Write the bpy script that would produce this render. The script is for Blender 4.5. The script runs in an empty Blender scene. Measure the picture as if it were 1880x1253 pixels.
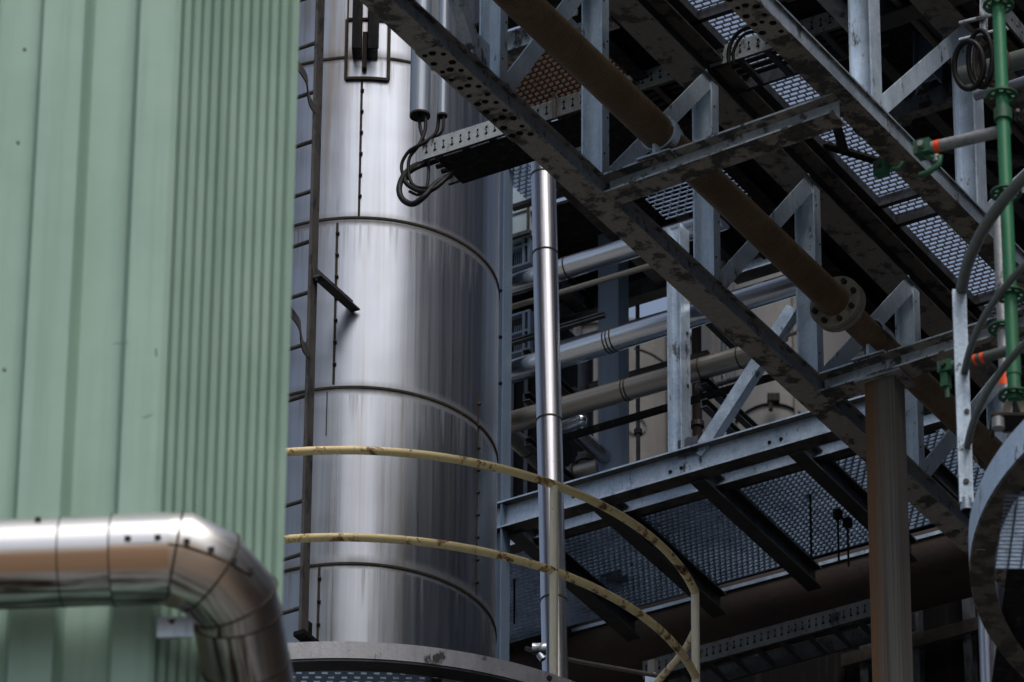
import bpy, math, random
from mathutils import Vector as V, Matrix
random.seed(7)
PI = math.pi
sc = bpy.context.scene
COL = sc.collection

# ------------------------------------------------------------------ camera
PITCH, ROLL, FPX = math.radians(32.05), math.radians(0.433), 11870.0
CAM = V((0, 0, 1.7))
R0 = V((1, 0, 0)); U0 = V((0, -math.sin(PITCH), math.cos(PITCH))); CD = V((0, math.cos(PITCH), math.sin(PITCH)))
CR = R0*math.cos(ROLL) + U0*math.sin(ROLL)
CU = U0*math.cos(ROLL) - R0*math.sin(ROLL)

def ray(px, py):
    return (CD + CR*((px-940)/FPX) - CU*((py-626.5)/FPX)).normalized()
def atd(px, py, d):
    return CAM + ray(px, py)*d
def plane(px, py, n, c):
    r = ray(px, py)
    return CAM + r*((c - CAM.dot(n))/r.dot(n))
def onz(px, py, z):
    return plane(px, py, V((0, 0, 1)), z)

# plant axes: U runs along the pipe bridge away from the camera, W across it
AZ = math.radians(59.486)
U = V((math.cos(AZ), math.sin(AZ), 0)); W = V((math.sin(AZ), -math.cos(AZ), 0)); Z = V((0, 0, 1))
O = atd(1106, 354, 29.0)
def onw(px, py, w): return plane(px, py, W, O.dot(W) + w)
def onu(px, py, u): return plane(px, py, U, O.dot(U) + u)
def uwz(u, w, z): return V((O.x, O.y, 0)) + U*u + W*w + Z*z
def cu(p): return (p - O).dot(U)
def cw(p): return (p - O).dot(W)

# ------------------------------------------------------------------ materials
def nt(name):
    m = bpy.data.materials.new(name); m.use_nodes = True
    t = m.node_tree; b = t.nodes['Principled BSDF']
    return m, t, b
class N:
    def __init__(s, t): s.t = t
    def n(s, typ, **kw):
        x = s.t.nodes.new(typ)
        for k, v in kw.items(): setattr(x, k, v)
        return x
    def put(s, sock, val):
        if isinstance(val, bpy.types.NodeSocket): s.t.links.new(val, sock)
        else: sock.default_value = val
    def obj(s): return s.n('ShaderNodeTexCoord').outputs['Object']
    def uv(s): return s.n('ShaderNodeTexCoord').outputs['UV']
    def mapv(s, vec, scale=(1, 1, 1), loc=(0, 0, 0)):
        x = s.n('ShaderNodeMapping'); s.put(x.inputs['Vector'], vec)
        x.inputs['Scale'].default_value = scale; x.inputs['Location'].default_value = loc
        return x.outputs[0]
    def noise(s, vec, sc_, det=4, rough=.55, dist=0):
        x = s.n('ShaderNodeTexNoise'); s.put(x.inputs['Vector'], vec)
        x.inputs['Scale'].default_value = sc_; x.inputs['Detail'].default_value = det
        x.inputs['Roughness'].default_value = rough; x.inputs['Distortion'].default_value = dist
        return x.outputs[0]
    def ramp(s, f, a, b, lo=0., hi=1.):
        x = s.n('ShaderNodeMapRange'); s.put(x.inputs[0], f)
        x.inputs[1].default_value = a; x.inputs[2].default_value = b
        x.inputs[3].default_value = lo; x.inputs[4].default_value = hi
        return x.outputs[0]
    def math(s, op, a, b=0.):
        x = s.n('ShaderNodeMath', operation=op); s.put(x.inputs[0], a); s.put(x.inputs[1], b)
        return x.outputs[0]
    def mix(s, f, a, b):
        x = s.n('ShaderNodeMix', data_type='RGBA'); s.put(x.inputs[0], f)
        s.put(x.inputs[6], a if isinstance(a, bpy.types.NodeSocket) else (*a, 1))
        s.put(x.inputs[7], b if isinstance(b, bpy.types.NodeSocket) else (*b, 1))
        return x.outputs[2]
    def sep(s, vec):
        x = s.n('ShaderNodeSeparateXYZ'); s.put(x.inputs[0], vec); return x.outputs
    def bump(s, h, strength=.3, dist=.01):
        x = s.n('ShaderNodeBump'); s.put(x.inputs['Height'], h)
        x.inputs['Strength'].default_value = strength; x.inputs['Distance'].default_value = dist
        return x.outputs[0]

def steel(name, ca, cb, dirt=.3, under=1., metal=.3, rough=.5, under_col=(.24, .215, .18), soot=(.016, .015, .014), scl=1., sootk=.5):
    """galvanised / painted steel: mottled zinc, soot patches, dusty film on faces that look down"""
    m, t, b = nt(name); g = N(t); o = g.obj()
    n1 = g.noise(o, 9*scl, 6, .65); n2 = g.noise(o, 60, 2, .6)
    base = g.mix(g.ramp(g.math('ADD', n1, g.math('MULTIPLY', n2, .5)), .5, 1.0), ca, cb)
    # vertical wash streaks
    st = g.noise(g.mapv(o, (38, 38, 3)), 1, 3, .6)
    base = g.mix(g.ramp(st, .5, .8, 0, .35), base, tuple(x*.45 for x in ca))
    # soot patches
    n3 = g.noise(g.mapv(o, (11*scl, 11*scl, 5*scl), (3, 1, 2)), 1, 8, .7)
    f3 = g.ramp(n3, .60-dirt*.38, .66-dirt*.34, 0, .92)
    base = g.mix(f3, base, soot)
    # dusty film on undersides
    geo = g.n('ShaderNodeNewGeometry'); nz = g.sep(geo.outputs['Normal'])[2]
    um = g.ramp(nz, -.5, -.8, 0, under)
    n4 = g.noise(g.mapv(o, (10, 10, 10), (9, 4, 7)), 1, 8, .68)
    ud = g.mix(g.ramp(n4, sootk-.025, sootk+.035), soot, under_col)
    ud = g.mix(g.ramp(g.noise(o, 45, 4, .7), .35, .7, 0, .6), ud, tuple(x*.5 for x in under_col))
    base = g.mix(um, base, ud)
    g.put(b.inputs['Base Color'], base)
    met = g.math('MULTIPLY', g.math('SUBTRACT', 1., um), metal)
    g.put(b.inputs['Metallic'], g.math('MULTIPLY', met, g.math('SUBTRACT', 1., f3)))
    g.put(b.inputs['Roughness'], g.ramp(n1, .3, .7, rough-.1, rough+.2))
    g.put(b.inputs['Normal'], g.bump(g.math('ADD', n2, n3), .25, .006))
    return m

def clad(name, col, rough=.3, axis='z', streak=.5, tint=(.30, .27, .22), metal=1., bands=None, fine=1., dirt=.35, under=False):
    """stainless / aluminium cladding with rolled streaks along the object's z (axis z) or UV length"""
    m, t, b = nt(name); g = N(t); o = g.obj() if axis == 'z' else g.uv()
    if axis == 'z':
        v1 = g.mapv(o, (7, 7, .12)); v2 = g.mapv(o, (40*fine, 40*fine, .5)); v3 = g.mapv(o, (16, 16, .5))
    else:
        v1 = g.mapv(o, (.5, 14, 1)); v2 = g.mapv(o, (1, 90*fine, 1)); v3 = g.mapv(o, (2.2, 30, 1))
    stn = g.noise(g.mapv(o, (3, 3, 1.1), (7, 3, 1)), 1, 3, .6); s1 = g.noise(v1, 1, 4, .6); s2 = g.noise(v2, 1, 3, .7); s3 = g.noise(v3, 1, 5, .65)
    spots = g.noise(o, 55, 5, .75)
    base = g.mix(g.ramp(s1, .3, .72, 0, streak), col, tuple(x*.55 for x in col))
    base = g.mix(g.ramp(s2, .45, .8, 0, .35), base, tuple(x*.45 for x in col))
    base = g.mix(g.ramp(s3, .58, .72, 0, dirt), base, tint)
    base = g.mix(g.ramp(spots, .68, .74, 0, .55), base, (.06, .05, .04))
    if bands:
        zz = g.sep(o); sk = g.math('MULTIPLY', g.ramp(stn, .42, .6), g.ramp(s3, .38, .62))
        top = g.math('MULTIPLY', g.ramp(zz[2], bands[0]+1.9, bands[0]+3.1), g.ramp(zz[0], .25, -.15))
        sk = g.math('MULTIPLY', sk, g.math('ADD', .12, g.math('MULTIPLY', top, .6)))
        base = g.mix(sk, base, (.17, .125, .07))
    r = g.ramp(g.math('ADD', s1, g.math('MULTIPLY', s2, .6)), .45, 1.1, rough-.12, rough+.2)
    if bands:
        z = g.sep(o)[2]
        fr = g.math('FRACT', g.math('DIVIDE', g.math('SUBTRACT', bands[0]+50*bands[1], z), bands[1]))
        drip = g.noise(g.mapv(o, (34, 34, .9)), 1, 4, .6)
        k = g.math('MULTIPLY', g.ramp(fr, 0., .26, 1., 0.), g.ramp(drip, .52, .72))
        k2 = g.ramp(fr, .0, .035, .8, 0.)
        k3 = g.ramp(fr, .94, 1., 0., .5)
        k = g.math('MAXIMUM', g.math('MAXIMUM', g.math('MULTIPLY', k, .7), k2), k3)
        base = g.mix(k, base, (.045, .032, .02))
        g.put(b.inputs['Metallic'], g.ramp(k, 0, 1, metal, .1))
        r = g.math('ADD', r, g.math('MULTIPLY', k, .3))
    else:
        b.inputs['Metallic'].default_value = metal
    g.put(b.inputs['Base Color'], base)
    g.put(b.inputs['Roughness'], r)
    wav = g.math('ADD', g.noise(v1, .6, 2, .5), g.math('MULTIPLY', g.noise(o, 2.6, 2, .5), .55))
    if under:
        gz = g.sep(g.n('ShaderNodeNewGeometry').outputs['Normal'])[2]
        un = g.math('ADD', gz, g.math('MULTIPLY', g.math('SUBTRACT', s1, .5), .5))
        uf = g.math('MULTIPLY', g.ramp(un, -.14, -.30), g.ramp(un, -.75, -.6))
        base = g.mix(g.math('MULTIPLY', uf, .75*under), base, (.46, .22, .06))  # orange-brown reflection from below, painted into the cladding colour by surface normal
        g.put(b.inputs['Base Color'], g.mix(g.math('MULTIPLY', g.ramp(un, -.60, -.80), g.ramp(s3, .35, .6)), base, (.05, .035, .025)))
    g.put(b.inputs['Normal'], g.bump(g.math('ADD', wav, g.math('MULTIPLY', s2, .10)), .30, .012))
    return m

def paint(name, col, dirtcol=(.12, .10, .08), rough=.5, amt=.25, rust=None, rust_t=.63, scl=1., spec=.4):
    m, t, b = nt(name); g = N(t); o = g.obj()
    n1 = g.noise(o, 3*scl, 6, .65); n2 = g.noise(o, 26*scl, 5, .7)
    st = g.noise(g.mapv(o, (22*scl, 22*scl, .8*scl)), 1, 4, .6)
    base = g.mix(g.ramp(n1, .35, .7, 0, amt), col, tuple(x*.72 for x in col))
    base = g.mix(g.ramp(st, .52, .78, 0, amt), base, dirtcol)
    if rust:
        n3 = g.noise(g.mapv(o, (1, 1, 1), (5, 2, 8)), 12*scl, 6, .7)
        base = g.mix(g.ramp(n3, rust_t-.03, rust_t+.01, 0, .85), base, rust)
        base = g.mix(g.ramp(n3, rust_t+.04, rust_t+.08, 0, 1), base, (.05, .018, .008))
    g.put(b.inputs['Base Color'], base)
    g.put(b.inputs['Roughness'], g.ramp(n2, .3, .7, rough-.1, rough+.15))
    b.inputs['Specular IOR Level'].default_value = spec
    g.put(b.inputs['Normal'], g.bump(n2, .12, .004))
    return m

def rusty(name, ca, cb, cc, ring=0., rough=.75, ringd=.5, highlight=None):
    """rusty insulated pipe; ring>0 = spiral-wound wrapping (turns per metre of UV length)"""
    m, t, b = nt(name); g = N(t); o = g.obj(); uv = g.uv()
    n1 = g.noise(o, 4, 6, .65); n2 = g.noise(o, 30, 5, .7)
    base = g.mix(g.ramp(n1, .35, .65), ca, cb)
    base = g.mix(g.ramp(n2, .5, .75, 0, .7), base, cc)
    if highlight:    # golden highlight painted into the colour of upward-facing surfaces
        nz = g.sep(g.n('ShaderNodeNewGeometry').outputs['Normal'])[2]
        base = g.mix(g.ramp(g.math('ADD', nz, g.math('MULTIPLY', n1, .5)), .05, .75, 0, .85), base, highlight)
    h = n2
    if ring:
        xy = g.sep(uv)
        ph = g.math('MULTIPLY', g.math('ADD', xy[0], g.math('MULTIPLY', g.noise(o, 9, 2), .012)), ring*2*PI)
        s = g.math('SINE', ph)
        st = g.noise(g.mapv(uv, (ring*.5, 6, 1)), 1, 3, .6)
        base = g.mix(g.ramp(s, -1, .4, ringd, 0), base, (.012, .008, .005))
        base = g.mix(g.ramp(st, .5, .7, 0, .55), base, cc)
        h = g.math('ADD', g.math('MULTIPLY', s, .6), n2)
    g.put(b.inputs['Base Color'], base)
    b.inputs['Roughness'].default_value = rough
    b.inputs['Specular IOR Level'].default_value = .3
    g.put(b.inputs['Normal'], g.bump(h, .5, .006))
    return m

M = {}
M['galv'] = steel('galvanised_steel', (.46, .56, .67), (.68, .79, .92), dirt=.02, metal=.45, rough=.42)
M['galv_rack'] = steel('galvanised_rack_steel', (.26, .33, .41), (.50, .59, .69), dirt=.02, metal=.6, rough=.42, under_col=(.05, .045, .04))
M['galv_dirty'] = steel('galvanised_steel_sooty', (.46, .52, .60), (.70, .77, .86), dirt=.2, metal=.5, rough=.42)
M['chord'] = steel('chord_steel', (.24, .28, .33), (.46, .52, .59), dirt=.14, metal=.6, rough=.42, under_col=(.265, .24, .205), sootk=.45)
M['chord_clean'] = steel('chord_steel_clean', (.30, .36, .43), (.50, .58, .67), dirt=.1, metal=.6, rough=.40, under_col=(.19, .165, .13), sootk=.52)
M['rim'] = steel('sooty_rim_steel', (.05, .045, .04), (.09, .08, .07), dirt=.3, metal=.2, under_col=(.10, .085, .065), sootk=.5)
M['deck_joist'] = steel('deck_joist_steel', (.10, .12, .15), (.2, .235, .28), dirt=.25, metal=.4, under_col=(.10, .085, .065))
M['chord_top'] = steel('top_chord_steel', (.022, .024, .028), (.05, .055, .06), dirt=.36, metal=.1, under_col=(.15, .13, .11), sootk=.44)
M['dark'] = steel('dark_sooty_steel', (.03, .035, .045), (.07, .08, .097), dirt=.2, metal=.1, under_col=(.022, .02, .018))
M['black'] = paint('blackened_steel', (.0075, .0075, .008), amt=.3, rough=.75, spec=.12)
M['blue_dark'] = paint('dark_blue_grey_cladding', (.055, .062, .082), amt=.3, rough=.7)
M['brown_dark'] = steel('dark_brown_steel', (.022, .018, .016), (.045, .036, .03), dirt=.2, metal=.1, under_col=(.03, .024, .018))
M['grate'] = steel('grating_steel', (.035, .038, .05), (.08, .085, .11), dirt=.0, metal=.2, under=.3, under_col=(.05, .05, .055))
M['grate_light'] = steel('grating_zinc', (.15, .21, .30), (.28, .37, .50), dirt=.0, metal=.3, under=.2, under_col=(.1, .1, .11))
M['grate_rust'] = rusty('rusty_grating', (.05, .03, .021), (.085, .05, .034), (.03, .016, .011))
M['silo'] = None
M['clad_h'] = clad('pipe_cladding', (.56, .59, .63), rough=.18, axis='uv', streak=.4, dirt=.25)
M['clad_old'] = clad('weathered_pipe_cladding', (.30, .275, .24), rough=.36, axis='uv', streak=.9, dirt=.8, tint=(.08, .07, .05), metal=.8)
M['clad_v'] = clad('riser_cladding', (.60, .60, .63), rough=.25, axis='uv', streak=.35, dirt=.15)
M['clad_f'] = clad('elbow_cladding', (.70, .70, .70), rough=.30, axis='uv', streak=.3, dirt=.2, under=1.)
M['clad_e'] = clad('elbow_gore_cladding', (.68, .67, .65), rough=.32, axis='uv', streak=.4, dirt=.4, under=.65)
M['conduit'] = clad('conduit_zinc', (.30, .345, .41), rough=.45, axis='uv', streak=.6, metal=.6)
M['seam'] = paint('dark_seam_sealant', (.035, .028, .02), amt=.4, rough=.7, spec=.2)
M['rivet'] = paint('rivet_steel', (.05, .045, .04), rough=.5)
M['ladder'] = steel('ladder_steel', (.055, .05, .046), (.10, .092, .085), dirt=.2, metal=.2, under_col=(.05, .035, .025))
M['ladder_edge'] = steel('ladder_edge_steel', (.12, .12, .13), (.2, .2, .22), dirt=.1, metal=.3, under_col=(.05, .035, .025))
M['yellow'] = paint('yellow_rail_paint', (.84, .68, .35), dirtcol=(.36, .24, .08), rough=.45, amt=.4, rust=(.20, .075, .018), rust_t=.575, scl=.9)
M['cream'] = paint('cream_post_paint', (.84, .79, .62), dirtcol=(.36, .24, .08), rough=.45, amt=.25, rust=(.20, .075, .018), rust_t=.68, scl=1.1)
M['toe'] = steel('toe_plate_zinc', (.42, .415, .445), (.56, .555, .59), dirt=.08, metal=.3, under_col=(.03, .027, .024))
M['rust_pipe'] = rusty('wound_rusty_pipe', (.13, .075, .034), (.20, .13, .066), (.06, .045, .03), ring=60, ringd=.72, rough=.5, highlight=(.44, .29, .155))
M['rust_beam'] = rusty('dark_rust', (.018, .011, .009), (.028, .018, .014), (.010, .008, .007))
M['rust_spot'] = rusty('flange_rust', (.15, .14, .115), (.24, .225, .19), (.11, .055, .025))
M['cable'] = paint('cable_rubber', (.009, .009, .010), rough=.55, amt=.2, spec=.2)
M['cable_brown'] = paint('cable_brown_rubber', (.05, .038, .028), rough=.5, amt=.3)
M['green'] = paint('green_scaffold_paint', (.03, .18, .085), dirtcol=(.16, .17, .14), rough=.42, amt=.45, rust=(.12, .06, .03), rust_t=.66, scl=1.6)
M['green_dark'] = paint('green_clamp_paint', (.02, .10, .05), dirtcol=(.05, .05, .04), rough=.5, amt=.5, rust=(.05, .03, .02), rust_t=.6)
M['orange'] = paint('orange_marker_paint', (.95, .10, .02), dirtcol=(.3, .05, .02), rough=.5, amt=.15)
M['tube'] = steel('scaffold_tube_zinc', (.20, .21, .22), (.32, .33, .35), dirt=.1, metal=.4, under=.3)
M['rail_dark'] = paint('dark_green_grey_tube', (.10, .115, .105), dirtcol=(.04, .045, .04), rough=.45, amt=.4)
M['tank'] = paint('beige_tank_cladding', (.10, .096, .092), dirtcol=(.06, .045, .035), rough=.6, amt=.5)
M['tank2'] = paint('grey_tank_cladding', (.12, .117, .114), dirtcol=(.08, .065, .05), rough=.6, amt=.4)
M['blue'] = paint('blue_grey_column_paint', (.12, .17, .24), dirtcol=(.09, .08, .07), rough=.55, amt=.5, scl=1.5)
M['cabinet'] = paint('pale_cabinet_paint', (.34, .42, .48), dirtcol=(.25, .16, .06), rough=.5, amt=.7)
M['louvre'] = paint('louvre_paint', (.10, .13, .17), rough=.6, amt=.4)
M['hole'] = paint('dark_hole', (.008, .008, .008), rough=.9, spec=.05)
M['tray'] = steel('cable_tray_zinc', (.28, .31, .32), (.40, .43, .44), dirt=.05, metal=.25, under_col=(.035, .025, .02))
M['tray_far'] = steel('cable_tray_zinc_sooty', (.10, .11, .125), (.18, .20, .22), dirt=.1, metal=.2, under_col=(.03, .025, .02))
M['concrete'] = None

COLW = [-.075]
def rust_column():
    m, t, b = nt('rust_streaked_column'); g = N(t); o = g.obj()
    st = g.noise(g.mapv(o, (42, 42, .35)), 1, 5, .7)
    s2 = g.noise(g.mapv(o, (9, 9, .3)), 1, 3, .6)
    base = g.mix(g.ramp(st, .35, .65), (.03, .029, .028), (.15, .14, .128))
    lx = g.math('MULTIPLY', g.sep(o)[0], .86); lw = g.math('ADD', lx, g.math('MULTIPLY', g.sep(o)[1], -.508))
    base = g.mix(g.math('MULTIPLY', g.ramp(s2, .22, .36), g.ramp(g.math('ADD', lw, g.math('MULTIPLY', s2, .12)), COLW[0]-.01, COLW[0]+.05, 1., 0.)), base, (.12, .062, .026))
    base = g.mix(g.ramp(st, .55, .75, 0, .8), base, (.035, .018, .01))
    g.put(b.inputs['Base Color'], base); b.inputs['Roughness'].default_value = .7
    g.put(b.inputs['Normal'], g.bump(st, .2, .005))
    return m
M['rust_col'] = rust_column()

def green_wall():
    m, t, b = nt('green_sheet_metal'); g = N(t); o = g.obj()
    n1 = g.noise(o, 1.6, 5, .6); n2 = g.noise(o, 40, 4, .7)
    st = g.noise(g.mapv(o, (14, 14, .5)), 1, 4, .6)
    base = g.mix(g.ramp(n1, .35, .7), (.225, .34, .275), (.285, .405, .34))
    base = g.mix(g.ramp(st, .48, .75, 0, .6), base, (.16, .255, .205))
    base = g.mix(g.ramp(g.noise(g.mapv(o, (1, 1, .6), (4, 4, 4)), 6, 8, .75), .62, .75, 0, .35), base, (.18, .26, .2))
    g.put(b.inputs['Base Color'], base)
    g.put(b.inputs['Roughness'], g.ramp(n2, .3, .7, .42, .55))
    b.inputs['Specular IOR Level'].default_value = .3
    g.put(b.inputs['Normal'], g.bump(n1, .08, .02))
    return m
M['wall'] = green_wall()
M['stain'] = paint('grime', (.10, .13, .11), amt=.4, rough=.8, spec=.1)
def ground_mat():
    m, t, b = nt('concrete_yard'); g = N(t); o = g.obj()
    n1 = g.noise(o, .25, 6, .6); n2 = g.noise(o, 3, 6, .7)
    base = g.mix(g.ramp(n1, .35, .65), (.19, .185, .175), (.28, .27, .255))
    base = g.mix(g.ramp(n2, .5, .75, 0, .5), base, (.06, .052, .045))
    g.put(b.inputs['Base Color'], base); b.inputs['Roughness'].default_value = .85
    return m
M['concrete'] = ground_mat()

# ------------------------------------------------------------------ mesh builder
class MB:
    def __init__(s): s.v = []; s.f = []; s.uv = []; s.sm = []
    def add(s, vs, fs, uvs=None, smooth=False):
        k = len(s.v); s.v += [V(p) for p in vs]
        for i, f in enumerate(fs):
            s.f.append([k+j for j in f]); s.sm.append(smooth)
            s.uv.append(uvs[i] if uvs else [(0, 0)]*len(f))
    def box(s, c, ax, half):
        a, b, d = [ax[i].normalized()*half[i] for i in range(3)]
        vs = [c+a*i+b*j+d*k for i in (-1, 1) for j in (-1, 1) for k in (-1, 1)]
        s.add(vs, [(0, 1, 3, 2), (4, 6, 7, 5), (0, 4, 5, 1), (2, 3, 7, 6), (0, 2, 6, 4), (1, 5, 7, 3)])
        return s
    def prism(s, p0, p1, prof, sd, up, o=(0, 0)):
        """extrude polygon prof [(s,t)] (axes sd, up) from p0 to p1"""
        n = len(prof); sd = sd.normalized(); up = up.normalized()
        vs = [p + sd*(a+o[0]) + up*(b+o[1]) for p in (p0, p1) for a, b in prof]
        fs = [(i, (i+1) % n, n+(i+1) % n, n+i) for i in range(n)]
        fs += [tuple(range(n-1, -1, -1)), tuple(range(n, 2*n))]
        s.add(vs, fs); return s
    def tube(s, pts, r, seg=14, smooth=True, caps=True, closed=False, hollow=0):
        pts = [V(p) for p in pts]; n = len(pts)
        rr = r if isinstance(r, (list, tuple)) else [r]*n
        tn = []
        for i in range(n):
            if closed: t = pts[(i+1) % n]-pts[i-1]
            else: t = pts[min(i+1, n-1)]-pts[max(i-1, 0)]
            tn.append(t.normalized())
        ref = V((0, 0, 1)) if abs(tn[0].z) < .9 else V((0, -1, 0))
        a = tn[0].cross(ref).normalized(); rings = []; L = [0]
        for i in range(n):
            a = (a - tn[i]*a.dot(tn[i])).normalized(); b = tn[i].cross(a)
            k = 1.
            if 0 < i < n-1 and not closed:
                d0 = (pts[i]-pts[i-1]).normalized(); c_ = max(.5, d0.dot(tn[i])); k = 1/c_
            ring = []
            for j in range(seg):
                q = a*math.cos(2*PI*j/seg) + b*math.sin(2*PI*j/seg)
                if k > 1.001:
                    d0 = (pts[i]-pts[i-1]).normalized(); mit = (d0 - tn[i]*d0.dot(tn[i]))
                    if mit.length > 1e-6:
                        mit.normalize(); q = q + mit*(q.dot(mit)*(k-1))
                ring.append(pts[i]+q*rr[i])
            rings.append(ring)
            if i: L.append(L[-1]+(pts[i]-pts[i-1]).length)
        vs = [p for ring in rings for p in ring]; fs = []; uvs = []
        for i in range(n if closed else n-1):
            i2 = (i+1) % n; l2 = L[i2] if i2 > i else L[i]+.1
            for j in range(seg):
                j2 = (j+1) % seg
                fs.append((i*seg+j, i*seg+j2, i2*seg+j2, i2*seg+j))
                uvs.append([(L[i], j/seg), (L[i], (j+1)/seg), (l2, (j+1)/seg), (l2, j/seg)])
        s.add(vs, fs, uvs, smooth)
        if caps and not closed:
            s.add(rings[0][::-1], [tuple(range(seg))]); s.add(rings[-1], [tuple(range(seg))])
        return s
    def ringband(s, c, ax, r0, r1, h, seg=96, a0=0, a1=2*PI, ex=None):
        """flat ring/tube wall: inner r0, outer r1, extruded h along ax from c"""
        ax = ax.normalized()
        ex = ex or (V((1, 0, 0)) if abs(ax.x) < .9 else V((0, 1, 0)))
        ex = (ex-ax*ex.dot(ax)).normalized(); ey = ax.cross(ex)
        full = abs(a1-a0-2*PI) < 1e-6; n = seg if full else seg+1
        vs = []
        for i in range(n):
            t = a0+(a1-a0)*i/seg; d = ex*math.cos(t)+ey*math.sin(t)
            vs += [c+d*r1, c+d*r1+ax*h, c+d*r0+ax*h, c+d*r0]
        fs = []
        for i in range(seg):
            j = (i+1) % n
            for k in range(4): fs.append((i*4+k, j*4+k, j*4+(k+1) % 4, i*4+(k+1) % 4))
        if not full: fs += [(3, 2, 1, 0), tuple((n-1)*4+k for k in range(4))]
        s.add(vs, fs, None, False); return s
    def sphere(s, c, r, seg=8, sq=(1, 1, 1)):
        vs = [c+V((0, 0, r*sq[2]))]; nr = seg//2
        for i in range(1, nr):
            for j in range(seg):
                vs.append(c+V((r*sq[0]*math.sin(PI*i/nr)*math.cos(2*PI*j/seg), r*sq[1]*math.sin(PI*i/nr)*math.sin(2*PI*j/seg), r*sq[2]*math.cos(PI*i/nr))))
        vs.append(c-V((0, 0, r*sq[2]))); fs = []
        for j in range(seg): fs.append((0, 1+j, 1+(j+1) % seg))
        for i in range(nr-2):
            for j in range(seg):
                fs.append((1+i*seg+j, 1+(i+1)*seg+j, 1+(i+1)*seg+(j+1) % seg, 1+i*seg+(j+1) % seg))
        k = len(vs)-1; b = 1+(nr-2)*seg
        for j in range(seg): fs.append((b+j, k, b+(j+1) % seg))
        s.add(vs, fs, None, True); return s
    def build(s, name, mat, parent=None, loc=None):
        """ONE mesh object; vertices are given in world space; parent's root gives the local origin"""
        me = bpy.data.meshes.new(name)
        if parent is not None:
            r = parent
            while r.parent: r = r.parent
            off = r.location.copy()
        else:
            off = V(loc) if loc is not None else sum(s.v, V())/max(1, len(s.v))
        me.from_pydata([p-off for p in s.v], [], s.f)
        uvl = me.uv_layers.new(name='UVMap'); k = 0
        for i, poly in enumerate(me.polygons):
            poly.use_smooth = s.sm[i]
            for j in range(poly.loop_total): uvl.data[poly.loop_start+j].uv = s.uv[i][j]
        me.materials.append(M[mat] if isinstance(mat, str) else mat)
        import bmesh
        bm = bmesh.new(); bm.from_mesh(me); bmesh.ops.recalc_face_normals(bm, faces=bm.faces); bm.to_mesh(me); bm.free()
        o = bpy.data.objects.new(name, me); COL.objects.link(o)
        if parent is not None: o.parent = parent
        else: o.location = off
        return o

def tag(o, label=None, cat=None, group=None, kind=None):
    if label: o['label'] = label
    if cat: o['category'] = cat
    if group: o['group'] = group
    if kind: o['kind'] = kind
    return o
def thing(name, label, cat, loc, group=None):
    o = bpy.data.objects.new(name, None); COL.objects.link(o); o.location = loc
    o.empty_display_size = .2
    return tag(o, label, cat, group)

def pH(h, b, tf=.012, tw=.009):      # depth along t, flange width along s, centred
    x, y, w = b/2, h/2, tw/2
    return [(-x, -y), (x, -y), (x, -y+tf), (w, -y+tf), (w, y-tf), (x, y-tf), (x, y), (-x, y), (-x, y-tf), (-w, y-tf), (-w, -y+tf), (-x, -y+tf)]
def pC(h, b, tf=.010, tw=.008):      # channel, web at s=0, flanges to +s
    y = h/2
    return [(0, -y), (b, -y), (b, -y+tf), (tw, -y+tf), (tw, y-tf), (b, y-tf), (b, y), (0, y)]
def pL(a, b, t=.008):                # angle: leg b along s, leg a along t
    return [(0, 0), (b, 0), (b, t), (t, t), (t, a), (0, a)]
def pB(a, b): return [(-b/2, -a/2), (b/2, -a/2), (b/2, a/2), (-b/2, a/2)]

def grating(mb, p, du, dw, nu, pitch, cell, bar=.005, depth=.03, stagger=True):
    """p corner, du/dw full side vectors; bars run along dw every pitch, short cross pieces every cell"""
    eu, ew = du.normalized(), dw.normalized(); Lu, Lw = du.length, dw.length
    n = int(Lu/pitch)
    for i in range(n+1):
        c = p + eu*(i*pitch) + ew*(Lw/2)
        mb.box(c - Z*(depth/2), (eu, ew, Z), (bar/2, Lw/2, depth/2))
        if i < n:
            m = int(Lw/cell)
            for j in range(m+1):
                x = (j + (.5 if (stagger and i % 2) else 0))*cell
                if x > Lw: continue
                q = p + eu*((i+.5)*pitch) + ew*x
                mb.box(q - Z*(depth*.35), (eu, ew, Z), (pitch/2-bar/2-.0005, bar*.4, depth*.33))
    return mb
def bolt(mb, p, n, r=.012, h=.010):
    n = n.normalized(); mb.tube([p, p+n*h], r, seg=6, smooth=False)
def bolts(name, mat, parent, lst):
    for p, n, r, h in lst:
        mb = MB(); bolt(mb, p, n, r, h); mb.build(name, mat, parent)

# ================================================================== ground
g_ = MB(); g_.add([(-400, -400, 0), (400, -400, 0), (400, 600, 0), (-400, 600, 0)], [(0, 1, 2, 3)])
tag(g_.build('ground', 'concrete', loc=(0, 0, 0)), kind='structure')

def crv(pts, n=10):
    """Catmull-Rom through points"""
    P = [V(p) for p in pts]; P = [P[0]*2-P[1]] + P + [P[-1]*2-P[-2]]; out = []
    for i in range(1, len(P)-2):
        for k in range(n):
            t = k/n; a, b, c, d = P[i-1:i+3]
            out.append(.5*((2*b)+(c-a)*t+(2*a-5*b+4*c-d)*t*t+(3*b-a-3*c+d)*t**3))
    return out+[P[-2]]

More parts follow.
